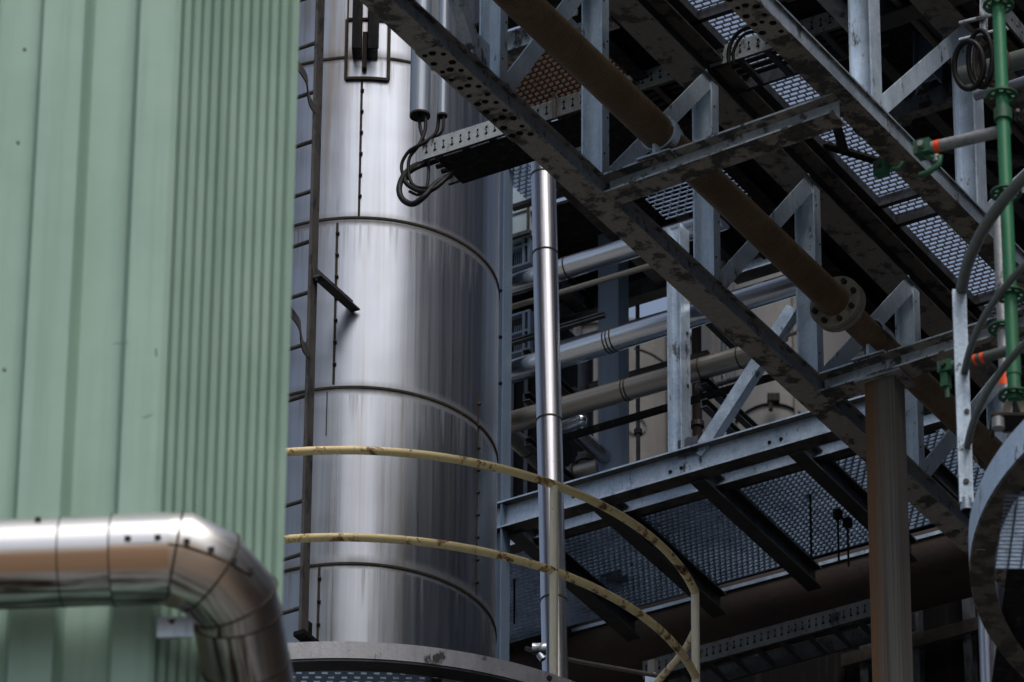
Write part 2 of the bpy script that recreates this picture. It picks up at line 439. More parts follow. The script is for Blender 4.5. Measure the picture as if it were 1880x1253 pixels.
# ================================================================== green building
WA = math.radians(5)
dl = V((math.cos(WA), -math.sin(WA), 0)); nl = V((-math.sin(WA), -math.cos(WA), 0))
PC = atd(298, 600, 20.0); PC0 = V((PC.x, PC.y, 0))
gb = thing('green_building', 'tall building clad in pale green ribbed sheet metal, behind the elbowed pipe', 'building', PC0)
HB = 24.0
def sheet(name, pts, z0=0., z1=HB, th=.006):
    """vertical profiled sheet from a plan polyline (outer face), with thickness"""
    mb = MB(); n = len(pts)
    dirs = []
    for i in range(n):
        a = pts[min(i+1, n-1)]-pts[max(i-1, 0)]; dirs.append(V((a.y, -a.x, 0)).normalized())
    vs = [V((p.x, p.y, z)) for z in (z0, z1) for p in pts]
    vs += [V((p.x, p.y, z))-d*th for z in (z0, z1) for p, d in zip(pts, dirs)]
    fs = []
    for i in range(n-1):
        fs += [(i, i+1, n+i+1, n+i), (2*n+i+1, 2*n+i, 3*n+i, 3*n+i+1)]
        fs += [(n+i, n+i+1, 3*n+i+1, 3*n+i), (i+1, i, 2*n+i, 2*n+i+1)]
    fs += [(0, n, 3*n, 2*n), (n-1, 3*n-1, 4*n-1, 2*n-1)]
    mb.add(vs, fs); return mb.build(name, 'wall', gb)
# left wall: wide trapezoid ribs
pl = []; s = -.112
pl_flange = [PC0 + dl*s, PC0]
prof = []
x = -.112
for k in range(26):
    prof += [(x, 0), (x-.028, -.075), (x-.148, -.075), (x-.18, 0)]
    x -= .31
    prof.append((x+.001, 0))
pts = [PC0 + dl*a + nl*b for a, b in prof][::-1]
sheet('wall_cladding', pts)
sheet('corner_flashing', [PC0 + dl*-.11 + nl*.004, PC0 + nl*.004, PC0 + nl*.004 + V((math.cos(.5), math.sin(.5), 0))*.02])
# side wall: fine ribs, turning away from the camera
GA = math.radians(38)
dr = V((math.cos(GA), math.sin(GA), 0)); nr = V((math.sin(GA), -math.cos(GA), 0))
pe = plane(549, 10, nr, PC.dot(nr)); LW = (V((pe.x, pe.y, 0))-PC0).dot(dr)
nrib = 12; pit = (LW-.03)/nrib; prof = [(.021, 0)]
for k in range(nrib):
    a = .01+k*pit
    prof += [(a+pit*.38, 0), (a+pit*.44, -.026), (a+pit*.70, -.026), (a+pit*.78, 0), (a+pit*.98, .0)]
prof = [(a, b) for a, b in prof if a < LW-.03] + [(LW-.026, 0)]
sheet('ribbed_cladding', [PC0 + dr*a + nr*b for a, b in prof])
sheet('edge_flashing', [PC0 + dr*(LW-.026) + nr*.004, PC0 + dr*LW + nr*.004, PC0 + dr*LW + nr*.004 - nr*.5])
# hidden back and roof of the building
m_ = MB()
c0 = PC0 + dl*-7.4 - nl*.06; c1 = PC0 - nl*.06; c2 = PC0 + dr*(LW-.01) - nr*.06
back = V((-.3, .95, 0))*4
ring = [c0, c1, c2, c2+V((-2.0, 1.2, 0)), c0+V((0, 3, 0))]
m_.add([V((p.x, p.y, z)) for z in (.02, HB-.1) for p in ring], [(0, 1, 6, 5), (1, 2, 7, 6), (2, 3, 8, 7), (3, 4, 9, 8), (4, 0, 5, 9), (5, 6, 7, 8, 9)])
m_.build('building_core', 'wall', gb)
# lapped sheet joint in the recess and screws
sj = MB(); a0 = PC0 + dl*-.205 - nl*.0735
sj.box(V((a0.x, a0.y, HB/2)), (dl, nl, Z), (.0022, .0016, HB/2-.2)); sj.build('sheet_joint', 'hole', gb)
for px, py, off in [(45, 92, -.0), (170, 97, -.075), (33, 263, 0), (129, 815, -.075), (8, 680, 0), (330*.51, 480, -.075)]:
    p = plane(px, py, nl, PC.dot(nl)+off); bolts('screw', 'rivet', gb, [(p - nl*.002, nl, .006, .006)])
for px0, py0, px1, py1, r_ in [(207, 631, 236, 629, .0010), (262, 767, 281, 760, .0010), (286, 640, 287, 655, .002)]:
    a = plane(px0, py0, nl, PC.dot(nl)+.0045); b = plane(px1, py1, nl, PC.dot(nl)+.0045)
    mid = (a+b)/2 + V((0, 0, random.uniform(-.004, .004)))
    MB().tube(crv([a, mid, b], 5), r_, 6).build('dent_crease', 'stain', gb)

# ================================================================== foreground elbowed pipe
PD = 19.35
pr = .136
PA = atd(320, 1025, PD)
d2 = V((.15, .84, -.50)).normalized()
pp = thing('insulated_pipe', 'shiny metal-clad insulated pipe with a segmented elbow in front of the green wall', 'pipe', PA)
ang = math.acos(dl.dot(d2)); Rb = .142
nb = (d2 - dl*dl.dot(d2)).normalized()
arc = [PA + dl*(Rb*math.sin(t)) + nb*(Rb*(1-math.cos(t))) for t in (ang*.0, ang*.5/2, ang*1.5/2*.98, ang)]
# mitred elbow: polyline through gore mid points
def arcpt(t): return PA + dl*(Rb*math.sin(t)) + nb*(Rb*(1-math.cos(t)))
def arctan_(t): return dl*math.cos(t)+nb*math.sin(t)
sg_ = .116; a3 = ang/3
mitre = [PA, PA + arctan_(a3)*sg_, PA + arctan_(a3)*sg_ + arctan_(2*a3)*sg_]
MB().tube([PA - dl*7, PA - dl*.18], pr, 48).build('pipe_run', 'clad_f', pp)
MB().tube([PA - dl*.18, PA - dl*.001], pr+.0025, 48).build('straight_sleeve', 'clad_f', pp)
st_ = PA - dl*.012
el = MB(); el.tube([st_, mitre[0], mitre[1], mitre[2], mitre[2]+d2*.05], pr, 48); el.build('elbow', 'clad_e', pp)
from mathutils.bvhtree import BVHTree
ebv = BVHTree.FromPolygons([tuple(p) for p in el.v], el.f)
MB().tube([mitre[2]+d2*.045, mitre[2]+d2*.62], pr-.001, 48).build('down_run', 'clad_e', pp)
bd = MB()
for c, ax, rr in [(PA - dl*.18, dl, pr+.004), (PA-dl*.335, dl, pr+.001), (mitre[2]+d2*.05, d2, pr+.0025), (mitre[2]+d2*.22, d2, pr+.0006)]:
    bd = MB(); bd.ringband(c - ax*.002, ax, rr-.004, rr, .004, 48); bd.build('joint_band', 'seam', pp)
mt = [(dl + (mitre[1]-mitre[0]).normalized()).normalized(), ((mitre[1]-mitre[0]).normalized()+(mitre[2]-mitre[1]).normalized()).normalized(), ((mitre[2]-mitre[1]).normalized()+d2).normalized()]
for c, ax in zip(mitre, mt):
    pts = []; bd = MB()
    sd = dl.cross(nb).normalized(); ip = ax.cross(sd).normalized()
    k = 1/math.cos(ang/6)
    for i in range(48):
        q = 2*PI*i/48; pts.append(c + sd*((pr+.001)*math.cos(q)) + ip*((pr+.001)*k*math.sin(q)))
    bd.tube(pts, .0035, 6, closed=True); bd.build('mitre_seam', 'seam', pp)
view = (CAM-PA).normalized()
path = [(PA-dl*.95, .93), (PA-dl*.70, .93), (PA-dl*.41, .93), (PA-dl*.14, .46), (PA-dl*.05, .46), (PA+arctan_(a3)*.025, .5), (PA+arctan_(a3)*.065, .5), (mitre[1]+arctan_(2*a3)*.022, .60), (mitre[1]+arctan_(2*a3)*.066, .66)]
lap = []
for i, (c, sv) in enumerate(path):
    upv = CU.copy()
    if i > 4: tt = arctan_(a3 if i < 7 else 2*a3); upv = (CU-tt*CU.dot(tt)).normalized()
    q = c + (upv*sv + view*math.sqrt(1-sv*sv))*(pr+.003)
    if i > 4:
        h_ = ebv.ray_cast(CAM, ray(*((343, 994), (388, 1009), (430, 1029), (460, 1047))[i-5])); q = (h_[0] or q) + view*.003
    cl = MB(); cl.box(q, (dl, CU, view), (.009, .008, .006)); cl.build('cladding_clip', 'rivet', pp)
    if i > 2: lap.append(q - CU*.017 - CR*.0 + view*.002)
MB().tube(lap, .0045, 6).build('lap_seam', 'seam', pp)
# bracket on the wall behind the elbow
wb = thing('wall_bracket', 'small grey-blue steel bracket bolted to the green wall below the elbow', 'bracket', plane(320, 1150, nl, PC.dot(nl)+.06))
b_ = MB(); c = plane(322, 1152, nl, PC.dot(nl)+.06)
b_.box(c, (dl, nl, Z), (.055, .004, .036)); b_.box(c - nl*.034 + Z*.034, (dl, nl, Z), (.0548, .03, .004))
b_.build('plate', 'galv', wb)
b_ = MB(); q = c + nl*.0042 + dl*-.012
b_.add([q+dl*-.012+Z*.024, q+dl*.014+Z*.024, q+dl*.001+Z*.006, q+dl*-.012+Z*.024+nl*.003, q+dl*.014+Z*.024+nl*.003, q+dl*.001+Z*.006+nl*.003], [(0, 2, 1), (3, 4, 5), (0, 1, 4, 3), (1, 2, 5, 4), (2, 0, 3, 5)])
b_.build('triangle_mark', 'rust_beam', wb)

# ================================================================== silo
S = atd(656, 850, 32.4); S0 = V((S.x, S.y, 0)); RS = 257/(FPX/32.4)
YF = V((0, 1, 0))
def zf(py, r=RS): return plane(656, py, YF, S.y - r).z
BZ = [zf(105)+.985, zf(105), zf(400), zf(711), zf(1035)]
M['silo'] = clad('silo_cladding', (.47, .51, .575), rough=.30, streak=.8, bands=(zf(1035), .990), dirt=.5, tint=(.27, .225, .165))
silo = thing('silo', 'tall stainless steel clad cylinder tank with dark riveted bands beside the green wall', 'silo', S0)
def spt(a, z, r=RS): return V((S.x + r*math.sin(a), S.y - r*math.cos(a), z))
def pxa(px): return math.asin(max(-1, min(1, (px-656)/257)))
ZT = 24.5
sh = MB(); n = 160; zs = [.02, BZ[4]-1, BZ[4]] + BZ[3:0:-1] + [BZ[0], ZT]
vs = []; fs = []
for z in zs:
    vs += [spt(2*PI*i/n, z) for i in range(n)]
for k in range(len(zs)-1):
    for i in range(n): fs.append((k*n+i, k*n+(i+1) % n, (k+1)*n+(i+1) % n, (k+1)*n+i))
sh.add(vs, fs, None, True); sh.add([spt(2*PI*i/n, ZT) for i in range(n)], [tuple(range(n))])
sh.build('shell', M['silo'], silo)
for z in BZ + [BZ[4]-.99]:
    bnd = MB(); bnd.ringband(V((S.x, S.y, z-.006)), Z, RS-.003, RS+.005, .012, 160)
    bnd.build('band', 'seam', silo)
def seam(px, y0, y1, w=.006, rv=True):
    a = pxa(px); e = spt(a, 0, 1)-S0; tg = V((math.cos(a), math.sin(a), 0)); r_ = RS*1.0
    z0 = plane(px, y0, YF, S.y-RS*math.cos(a)).z; z1 = plane(px, y1, YF, S.y-RS*math.cos(a)).z
    mb = MB(); c = spt(a, (z0+z1)/2, RS+.001)
    mb.box(c, (tg, e, Z), (w, .003, abs(z0-z1)/2))
    if rv:
        nn = int(abs(z0-z1)/.128)
        for i in range(nn):
            mb.sphere(spt(a+.004, z0-(i+.5)*.128*(1 if z0 > z1 else -1), RS+.006), .011, 6, (1, 1, 1))
    mb.build('seam', 'seam', silo)
seam(656, 148, 396); seam(617, 410, 706); seam(600, 1042, 1180); seam(877, 722, 1092, .003, True)
seam(606, 720, 800, .002, False); seam(627, 0, 40, .004, False)
# stiffened pad with two dark hanging channels near the top
a0, a1 = pxa(626), pxa(704); z0, z1 = zf(38), zf(146)
fr = MB()
for a in (a0, a1):
    e = spt(a, 0, 1)-S0; tg = V((math.cos(a), math.sin(a), 0))
    fr.box(spt(a, (z0+z1)/2, RS+.006), (tg, e, Z), (.008, .010, (z0-z1)/2))
for z in (z0, z1):
    fr.ringband(V((S.x, S.y, z-.008)), Z, RS-.002, RS+.016, .016, 12, a0-PI/2, a1-PI/2, V((1, 0, 0)))
fr.build('pad_frame', 'seam', silo)
pd = MB(); pd.ringband(V((S.x, S.y, z1)), Z, RS-.002, RS+.006, z0-z1, 12, a0-PI/2, a1-PI/2, V((1, 0, 0)))
pd.build('pad', M['silo'], silo)
for p0, p1 in ((638, 655), (664, 684)):
    am = pxa((p0+p1)/2); e = spt(am, 0, 1)-S0; tg = V((math.cos(am), math.sin(am), 0))
    mb = MB(); w = (p1-p0)/366/2
    zb = plane(656, 92, YF, S.y-RS-.09).z
    c = spt(am, 0, RS+.06); mb.prism(V((c.x, c.y, zb)), V((c.x, c.y, zb+1.6)), pC(.1, w*2, .006, .006), tg, e, (-w, 0))
    mb.build('lifting_channel', 'black', silo)
mb = MB(); am = pxa(660); c = spt(am, 0, RS+.02); zb = zf(132)
mb.box(V((c.x, c.y, zb+.11)), (V((1, 0, 0)), YF, Z), (.012, .02, .11)); mb.build('drain_spout', 'rust_beam', silo)

# ---- ladder on the silo
P_ = None
r_ = ray(640, 549); # point on the silo surface where the stand-off is welded
oc = CAM - S; a = r_.x**2+r_.y**2; b = 2*(r_.x*oc.x+r_.y*oc.y); c = oc.x**2+oc.y**2-RS**2
tt = (-b-math.sqrt(b*b-4*a*c))/(2*a); PS = CAM + r_*tt
LS = PS - U*.335
ld = thing('fixed_ladder', 'dark steel ladder standing off the silo next to the green wall', 'ladder', V((LS.x, LS.y, zf(1185)-.0)))
zb = plane(549, 1166, YF, LS.y).z
for k in range(2):
    q = LS - W*(.44*k)
    MB().box(V((q.x, q.y, (zb+ZT)/2)), (W, U, Z), (.008, .031, (ZT-zb)/2)).build('stringer', 'ladder', ld)
zr = plane(576, 77, YF, LS.y).z
for k in range(-3, 14):
    z = zr - .2975*k
    if z < zb+.05: continue
    q = LS; MB().tube([V((q.x, q.y, z))-W*.01, V((q.x, q.y, z))-W*.43], .011, 8).build('rung', 'ladder', ld)
for k, py in enumerate((505, 505-480*2, )):
    z = plane(577, py, YF, LS.y).z
    for j in range(2):
        q = LS - W*.44*j; mb = MB(); p0 = V((q.x, q.y, z)); 
        # reach the shell along U
        oc = p0 - S; bb = 2*(U.x*oc.x+U.y*oc.y); cc = oc.x**2+oc.y**2-RS**2; dd = bb*bb-4*cc
        if dd < 0: continue
        t = (-bb-math.sqrt(dd))/2
        mb.prism(p0 + W*.012 - U*.02, p0 + W*.012 + U*(t+.01), pL(.07, .05, .008), W, Z, (0, -.035)); so_ = mb.build('standoff', 'ladder', ld); bolts('bolt', 'ladder_edge', so_, [(p0+W*.02-Z*.03, W, .018, .02), (p0+W*.02+U*.04-Z*.03, W, .014, .02)])
for py in (206, 655, 206-452):
    z = plane(572, py, YF, LS.y).z; mid = LS - W*.22; mid.z = z
    half = [(0, .225), (.08, .232), (.17, .27), (.30, .335), (.50, .35), (.66, .26), (.74, .10)]
    pts = [mid - U*a + W*b for a, b in half] + [mid - U*a - W*b for a, b in half[::-1]]
    pts = crv(pts, 4); mb = MB()
    for i in range(len(pts)-1):
        d = pts[i+1]-pts[i]; mb.prism(pts[i], pts[i+1]+d*.06, pB(.055, .006), d.cross(Z), Z)
    mb.build('cage_hoop', 'ladder', ld)

# ---- round access platform with yellow guard rail
RP = 1.75
zt0, zt1 = plane(656, 1178, YF, S.y-RP).z, plane(656, 1178, YF, S.y-RP).z-.088
zR, zM = plane(656, 821, YF, S.y-RP).z, plane(656, 981, YF, S.y-RP).z
pf = thing('access_platform', 'round platform hugging the silo with rust-flecked yellow guard rail', 'platform', V((S.x, S.y, zt1)))
aL, aE = -.19, 1.335
def arcpts(r, z, a0, a1, n=60): return [spt(a0+(a1-a0)*i/n, z, r) for i in range(n+1)]
MB().ringband(V((S.x, S.y, zt1)), Z, RP-.008, RP, zt0-zt1, 140, -.178-PI/2, 2.6-PI/2, V((1, 0, 0))).build('toe_plate', 'toe', pf)
rm = MB(); rm.ringband(V((S.x, S.y, zt1-.012)), Z, RP-.10, RP-.004, .010, 140, -.4-PI/2, 2.6-PI/2, V((1, 0, 0))); rm.build('rim_angle', 'dark', pf)
jp = MB(); 
for aa in (-.205,):
    e = spt(aa, 0, 1)-S0; tg = V((math.cos(aa), math.sin(aa), 0)); jp.box(spt(aa, (zt0+zt1)/2+.008, RP+.004), (tg, e, Z), (.024, .006, .036))
jp.build('joint_plate', 'toe', pf)
bolts('joint_bolt', 'hole', pf, [(spt(-.205, (zt0+zt1)/2+.008, RP+.0095), spt(-.205, 0, 1)-S0, .017, .003)])
# top and mid rail end in posts
MB().tube(arcpts(RP-.03, zR, aL, aE, 70), .0205, 14).build('top_rail', 'yellow', pf)
MB().tube(arcpts(RP-.03, zM, aL, aE, 70), .0205, 14).build('mid_rail', 'yellow', pf)
for i, a in enumerate((aL-.005, math.asin((1019-656)/640.), aE)):
    p = spt(a, 0, RP-.03); mb = MB(); zz = zR if i else zR+.018
    if i == 0: mb.box(V((p.x, p.y, (zz+zt1)/2)), (spt(a, 0, 1)-S0, V((math.cos(a), math.sin(a), 0)), Z), (.02, .010, (zz-zt1)/2))
    else: mb.tube([V((p.x, p.y, zt1-.02)), V((p.x, p.y, zz-.012))], .0205, 14)
    mb.build('post', 'cream', pf)
    if i:
        e = spt(a, 0, 1)-S0; tg = V((math.cos(a), math.sin(a), 0))
        for s_ in (-1, 1):
            mb = MB(); mb.box(spt(a, zt1+.05, RP+.004)+tg*(.055*s_), (tg, e, Z), (.024, .006, .032)); pc_ = mb.build('post_clamp', 'toe', pf)
            bolts('bolt', 'rivet', pc_, [(spt(a, zt1+.05, RP+.01)+tg*(.055*s_), e, .014, .01)])
# straight end rail beyond the last post
q = spt(aE, zR-.21, RP-.03); q2 = plane(1204, 1256, YF, q.y+1.35)
MB().tube(crv([q, q+(q2-q)*.5+V((.04, 0, .03)), q2, q2+(q2-q)*.35], 8), .019, 12).build('end_rail', 'yellow', pf)
# floor grating (clipped to the ring)
gr = MB(); k = 0
nrow = int(2*RP/.042)
for i in range(nrow):
    y = -RP+.05+i*.042
    if y > .2: break
    X = math.sqrt(max(0, (RP-.06)**2-y*y)); xi = math.sqrt(max(0, (RS+.03)**2-y*y)) if abs(y) < RS+.03 else 0
    for s_ in ((-1, 1) if xi else (0,)):
        x0, x1 = (-X, X) if s_ == 0 else ((-X, -xi) if s_ < 0 else (xi, X))
        if x1-x0 < .02: continue
        gr.box(V((S.x+(x0+x1)/2, S.y+y, zt1+.012)), (V((1, 0, 0)), YF, Z), ((x1-x0)/2, .012, .006))
        m2 = int((x1-x0)/.06)
        for j in range(m2):
            xx = x0+.02+(j+(.5 if i % 2 else 0))*.06
            if xx < x1: gr.box(V((S.x+xx, S.y+y+.021, zt1+.0115)), (V((1, 0, 0)), YF, Z), (.016, .0092, .005))
gr.build('floor_grating', 'grate_light', pf)
br = MB()
for a in (-.62, .25, 1.0, 1.9):
    e = spt(a, 0, 1)-S0; tg = V((math.cos(a), math.sin(a), 0))
    br = MB(); br.prism(spt(a, zt1-.055, RS-.01), spt(a, zt1-.055, RP-.1), pC(.08, .05), tg, Z); br.build('support_bracket', 'brown_dark', pf)
lb = thing('ladder_landing_frame', 'dark bracket frame under the platform edge at the foot of the ladder', 'frame', atd(600, 1235, 30.6))
f0 = MB()
A_ = atd(534, 1222, 30.75); B_ = atd(654, 1222, 30.62); A2 = atd(534, 1275, 30.75); B2 = atd(654, 1275, 30.62)
ex = (B_-A_).normalized()
f0.box((A_+B_)/2, (ex, Z.cross(ex), Z), ((B_-A_).length/2, .03, .010))
f0.build('cross_bar', 'dark', lb)
for px, w_, mt_ in ((549, .010, 'brown_dark'), (600, .012, 'galv'), (577, .008, 'brown_dark'), (650, .028, 'brown_dark')):
    p = atd(px, 1240, 30.68); mb = MB(); mb.box(p - Z*.06, (ex, Z.cross(ex), Z), (w_, .02, .10)); mb.build('hanger', mt_, lb)
mb = MB(); p = atd(564, 1248, 30.7); mb.box(p, (ex, Z.cross(ex), Z), (.045, .03, .014)); mb.build('shelf_angle', 'rust_spot', lb)

mb = MB(); c = V((LS.x, LS.y, plane(549, 1168, YF, LS.y).z)); mb.box(c - W*.0+U*.03, (W, U, Z), (.03, .07, .012)); mb.prism(c+U*.02, c+U*.02+Z*.10, pB(.10, .012), W, U); mb.build('ladder_foot', 'black', ld)

# ================================================================== pipe bridge
zA = lambda u: O.z + .028*u
WC = 1.234
zC = lambda u: O.z + .148 + .02*u
zB = lambda u: O.z + 1.24
pb = thing('pipe_bridge', 'steel truss bridge carrying the rusty brown pipe diagonally overhead', 'bridge', V((O.x, O.y, O.z)))
def Pz(u, w, z): return V((O.x, O.y, 0)) + U*u + W*w + Z*z
def PA_(u, w, dz=0): return Pz(u, w, zA(u)+dz)
def PC_(u, w, dz=0): return Pz(u, w, zC(u)+dz)
UA, UB = -5.0, 6.2
hA, bA = .105, .125
MB().prism(PA_(UA, -bA/2, hA/2), PA_(UB, -bA/2, hA/2), [(-bA/2, -hA/2), (bA/2, -hA/2), (bA/2, -hA/2+.010), (bA/2-.024, -hA/2+.012), (bA/2-.024, hA/2-.010), (bA/2, hA/2-.010), (bA/2, hA/2), (-bA/2, hA/2), (-bA/2, hA/2-.01), (bA/2-.034, hA/2-.01), (bA/2-.034, -hA/2+.01), (-bA/2, -hA/2+.01)], W, Z).build('bottom_chord', 'chord', pb)
MB().prism(PC_(UA, WC-bA/2, hA/2), PC_(UB, WC-bA/2, hA/2), [(-bA/2, -hA/2), (bA/2, -hA/2), (bA/2, -hA/2+.010), (bA/2-.012, -hA/2+.012), (bA/2-.012, hA/2-.010), (bA/2, hA/2-.010), (bA/2, hA/2), (-bA/2, hA/2), (-bA/2, hA/2-.01), (bA/2-.02, hA/2-.01), (bA/2-.02, -hA/2+.01), (-bA/2, -hA/2+.01)], W, Z).build('bottom_chord', 'chord_clean', pb)
hB, bB = .185, .155
for w0 in (0, WC+.02):
    MB().prism(Pz(UA, w0-bB/2, zB(0)+hB/2), Pz(UB, w0-bB/2, zB(0)+hB/2), pH(hB, bB, .012, .009), W, Z).build('top_chord', 'chord_top', pb)
# drilled splice plates under both chords near the upper left
def splice(Pf, w0, ua, ub, off=-.004):
    mb = MB(); mb.prism(Pf(ua, w0-bA/2, off), Pf(ub, w0-bA/2, off), pB(.008, bA+.004), W, Z); sp_ = mb.build('splice_plate', 'chord', pb)
    n = int((ub-ua)/.075)
    for i in range(n):
        for s_ in (-.038, .0, .038):
            if s_ == 0 and i % 2: continue
            p = Pf(ua+.04+i*.075+(.03 if s_ > 0 else 0), w0-bA/2+s_, off-.0042); bolts('bolt_hole', 'hole', sp_, [(p+Z*.002, -Z, random.choice((.013, .016, .018)), .0035)])
splice(PA_, 0, -1.42, -.58); splice(PC_, WC, -1.3, -.52)
# posts
UP_A = [onw(x, y, 0) for x, y in ((919, 156), (1107, 350), (1313, 545), (1504, 738), (1690, 893))]
UP_A = [cu(p) for p in UP_A]
for i, u in enumerate([UP_A[0]-1.02] + UP_A + [UP_A[-1]+1.0]):
    mat = 'galv'
    dz0 = hA if i not in (1,) else hA
    u0 = u
    p0 = Pz(u0+.032, -.058, zA(u)+hA*.98); p1 = Pz(u0+.032, -.058, zB(u)+.004)
    tp_ = MB().prism(p0, p1, pH(.108, .064, .008, .006), U, W).build('truss_post', mat, pb)
    for k in range(5):
        z = zA(u)+hA+.12+k*.21
        bolts('bolt', 'rivet', tp_, [(Pz(u0+.018+.028*(k % 2), -.0045, z), W, .005, .005)])
# diagonals of the left truss
for i in range(-1, len(UP_A)):
    ua = (UP_A[i] if i >= 0 else UP_A[0]-1.02)+.085; ub = (UP_A[i+1] if i+1 < len(UP_A) else UP_A[-1]+1.0) - .005
    p0 = Pz(ua, -.03, zA(ua)+hA+.02); p1 = Pz(ub, -.03, zB(ub)-.0+.01)
    d = (p1-p0).normalized(); up = d.cross(W).normalized()
    if up.z < 0: up = -up
    MB().prism(p0, p1, pL(.085, .05, .007), -W, up, (-.02, -.042)).build('diagonal', 'galv', pb)
u0 = UP_A[0]; p0 = Pz(u0-.10, -.05, zA(u0)+hA+.02); p1 = Pz(u0-.98, -.05, zB(u0)); d = (p1-p0).normalized(); up = d.cross(W).normalized()
MB().prism(p0, p1, pL(.075, .05, .007), -W, up, (-.02, -.03)).build('diagonal', 'galv_dirty', pb)
m_ = MB(); m_.box(Pz(u0-.10, -.045, zA(u0)+hA+.09), (U, W, Z), (.075, .004, .09)); m_.build('gusset_plate', 'galv', pb)
# right truss posts and diagonals
for i, (x, y) in enumerate(((1612, 188), (1806, 392))):
    p = onw(x, y, WC); u = cu(p)
    if i == 0: u_first = u
    MB().prism(Pz(u-.0, WC-.058, zC(u)+hA*.98), Pz(u-.0, WC-.058, zB(u)+.004), pH(.112, .095, .009, .007), U, W).build('truss_post', 'galv', pb)
for k in (-2, -1, 0, 1, 2):
    ua = u_first + 1.05*k
    if k not in (0, 1):
        MB().prism(Pz(ua, WC-.058, zC(ua)+hA*.98), Pz(ua, WC-.058, zB(ua)+.004), pH(.112, .095, .009, .007), U, W).build('truss_post', 'galv', pb)
    ua += .055; ub = ua + .93
    p0 = Pz(ua, WC-.03, zC(ua)+hA+.01); p1 = Pz(ub, WC-.03, zB(ub)+.01); d = (p1-p0).normalized(); up = d.cross(W).normalized()
    if up.z < 0: up = -up
    MB().prism(p0, p1, pL(.085, .05, .007), -W, up, (-.02, -.042)).build('diagonal', 'galv', pb)
# cross beams between the bottom chords
def crossbeam(u, name='cross_beam', mat='galv_dirty', h=.105, b=.125, dz=0.):
    p0 = Pz(u+b/2, .002, zA(u)+h/2+.001+dz); p1 = Pz(u+b/2, WC-bA-.002+.06, zC(u)+h/2-.10+dz)
    MB().prism(p0, p1, pH(h, b, .010, .008), U, Z).build(name, mat, pb)
for u in (UP_A[1]-.0, UP_A[3]-.0, UP_A[1]-2.05): crossbeam(u)
for px, py in ((1112, 335),):
    bolts('bolt_hole', 'hole', pb, [(onu(1112, 352, UP_A[1]+.058), -U, .016, .004)])
# deck: walkway grating, dark floor plates
zD = zB(0)+.305
gt = MB(); grating(gt, Pz(-3.2, -.02, zD), U*8.4, W*.31, 0, .0335, .045, bar=.0055, depth=.008); gt.build('walkway_grating', 'grate', pb)
for u in (-1.3, -.27, .90, 2.74, 2.93, 3.78, 4.7):
    MB().prism(Pz(u, -.12, zD-.06), Pz(u, WC+.3, zD-.06), pL(.055, .03, .006), U, Z).build('deck_bearer', 'dark', pb)
MB().prism(Pz(2.15, -.02, zD-.045), Pz(2.86, .42, zD-.045), pL(.05, .05, .006), W, Z).build('deck_brace', 'black', pb)
MB().prism(Pz(1.62, .26, zD-.05), Pz(2.25, .05, zD-.05), pL(.06, .05, .006), W, Z).build('deck_brace', 'dark', pb)
MB().prism(Pz(-3.2, -.06, zD-.035), Pz(5.2, -.06, zD-.035), pB(.05, .14), W, Z).build('deck_edge_bar', 'dark', pb)
m_ = MB(); m_.box(Pz(.9, .275+.6, zD-.0), (U, W, Z), (4.3, .60, .008)); m_.build('floor_plate', 'black', pb)
for w0 in (.62, .95, 1.42):
    MB().prism(Pz(-3.3, w0, zD-.055), Pz(5.0, w0, zD-.055), pH(.09, .06, .008, .006), W, Z).build('deck_stringer', 'dark', pb)
# left side walkway
m_ = MB(); m_.box(Pz(2.0, -.29, zD), (U, W, Z), (2.95, .16, .008)); m_.box(Pz(1.72, -.72, zD+.001), (U, W, Z), (.40, .28, .008)); m_.box(Pz(.34, -.60, zD+.001), (U, W, Z), (.24, .155, .008)); m_.box(Pz(.54, -.89, zD+.001), (U, W, Z), (.05, .14, .008)); m_.box(Pz(2.70, -.60, zD+.001), (U, W, Z), (.26, .155, .008)); m_.build('floor_plate', 'black', pb)
gt = MB(); grating(gt, Pz(.66, -1.08, zD), U*.66, W*.64, 0, .036, .034, bar=.012, depth=.02, stagger=False); gt.build('rusty_grating', 'grate_rust', pb)
MB().prism(Pz(.60, -.92, zD-.065), Pz(.60, -.30, zD-.065), pC(.11, .10, .008, .008), U, Z).build('walkway_bearer', 'galv_dirty', pb)
MB().prism(Pz(1.33, -1.0, zD-.05), Pz(1.33, -.02, zD-.05), pH(.09, .06, .008, .006), U, Z).build('walkway_bearer', 'black', pb)
MB().prism(Pz(.55, -.44, zD-.05), Pz(5.0, -.44, zD-.05), pH(.09, .07, .008, .006), W, Z).build('walkway_stringer', 'black', pb)
gt = MB(); grating(gt, Pz(2.13, -1.0, zD), U*.30, W*.55, 0, .0335, .045, bar=.006, depth=.008); gt.build('walkway_grating', 'grate_light', pb)
# beams at deck level beyond the right truss
MB().prism(Pz(1.05, .80, zD-.22), Pz(.98, 2.6, zD-.22), pH(.17, .11, .010, .008), U, Z).build('deck_beam', 'dark', pb)
MB().prism(Pz(.3, .72, zD-.12), Pz(.2, 1.5, zD-.12), pC(.06, .04, .006, .006), U, Z).build('deck_beam', 'brown_dark', pb)
MB().prism(Pz(.62, .62, zD-.10), Pz(.60, 1.9, zD-.10), pC(.06, .10, .006, .006), U, Z).build('deck_beam', 'dark', pb)

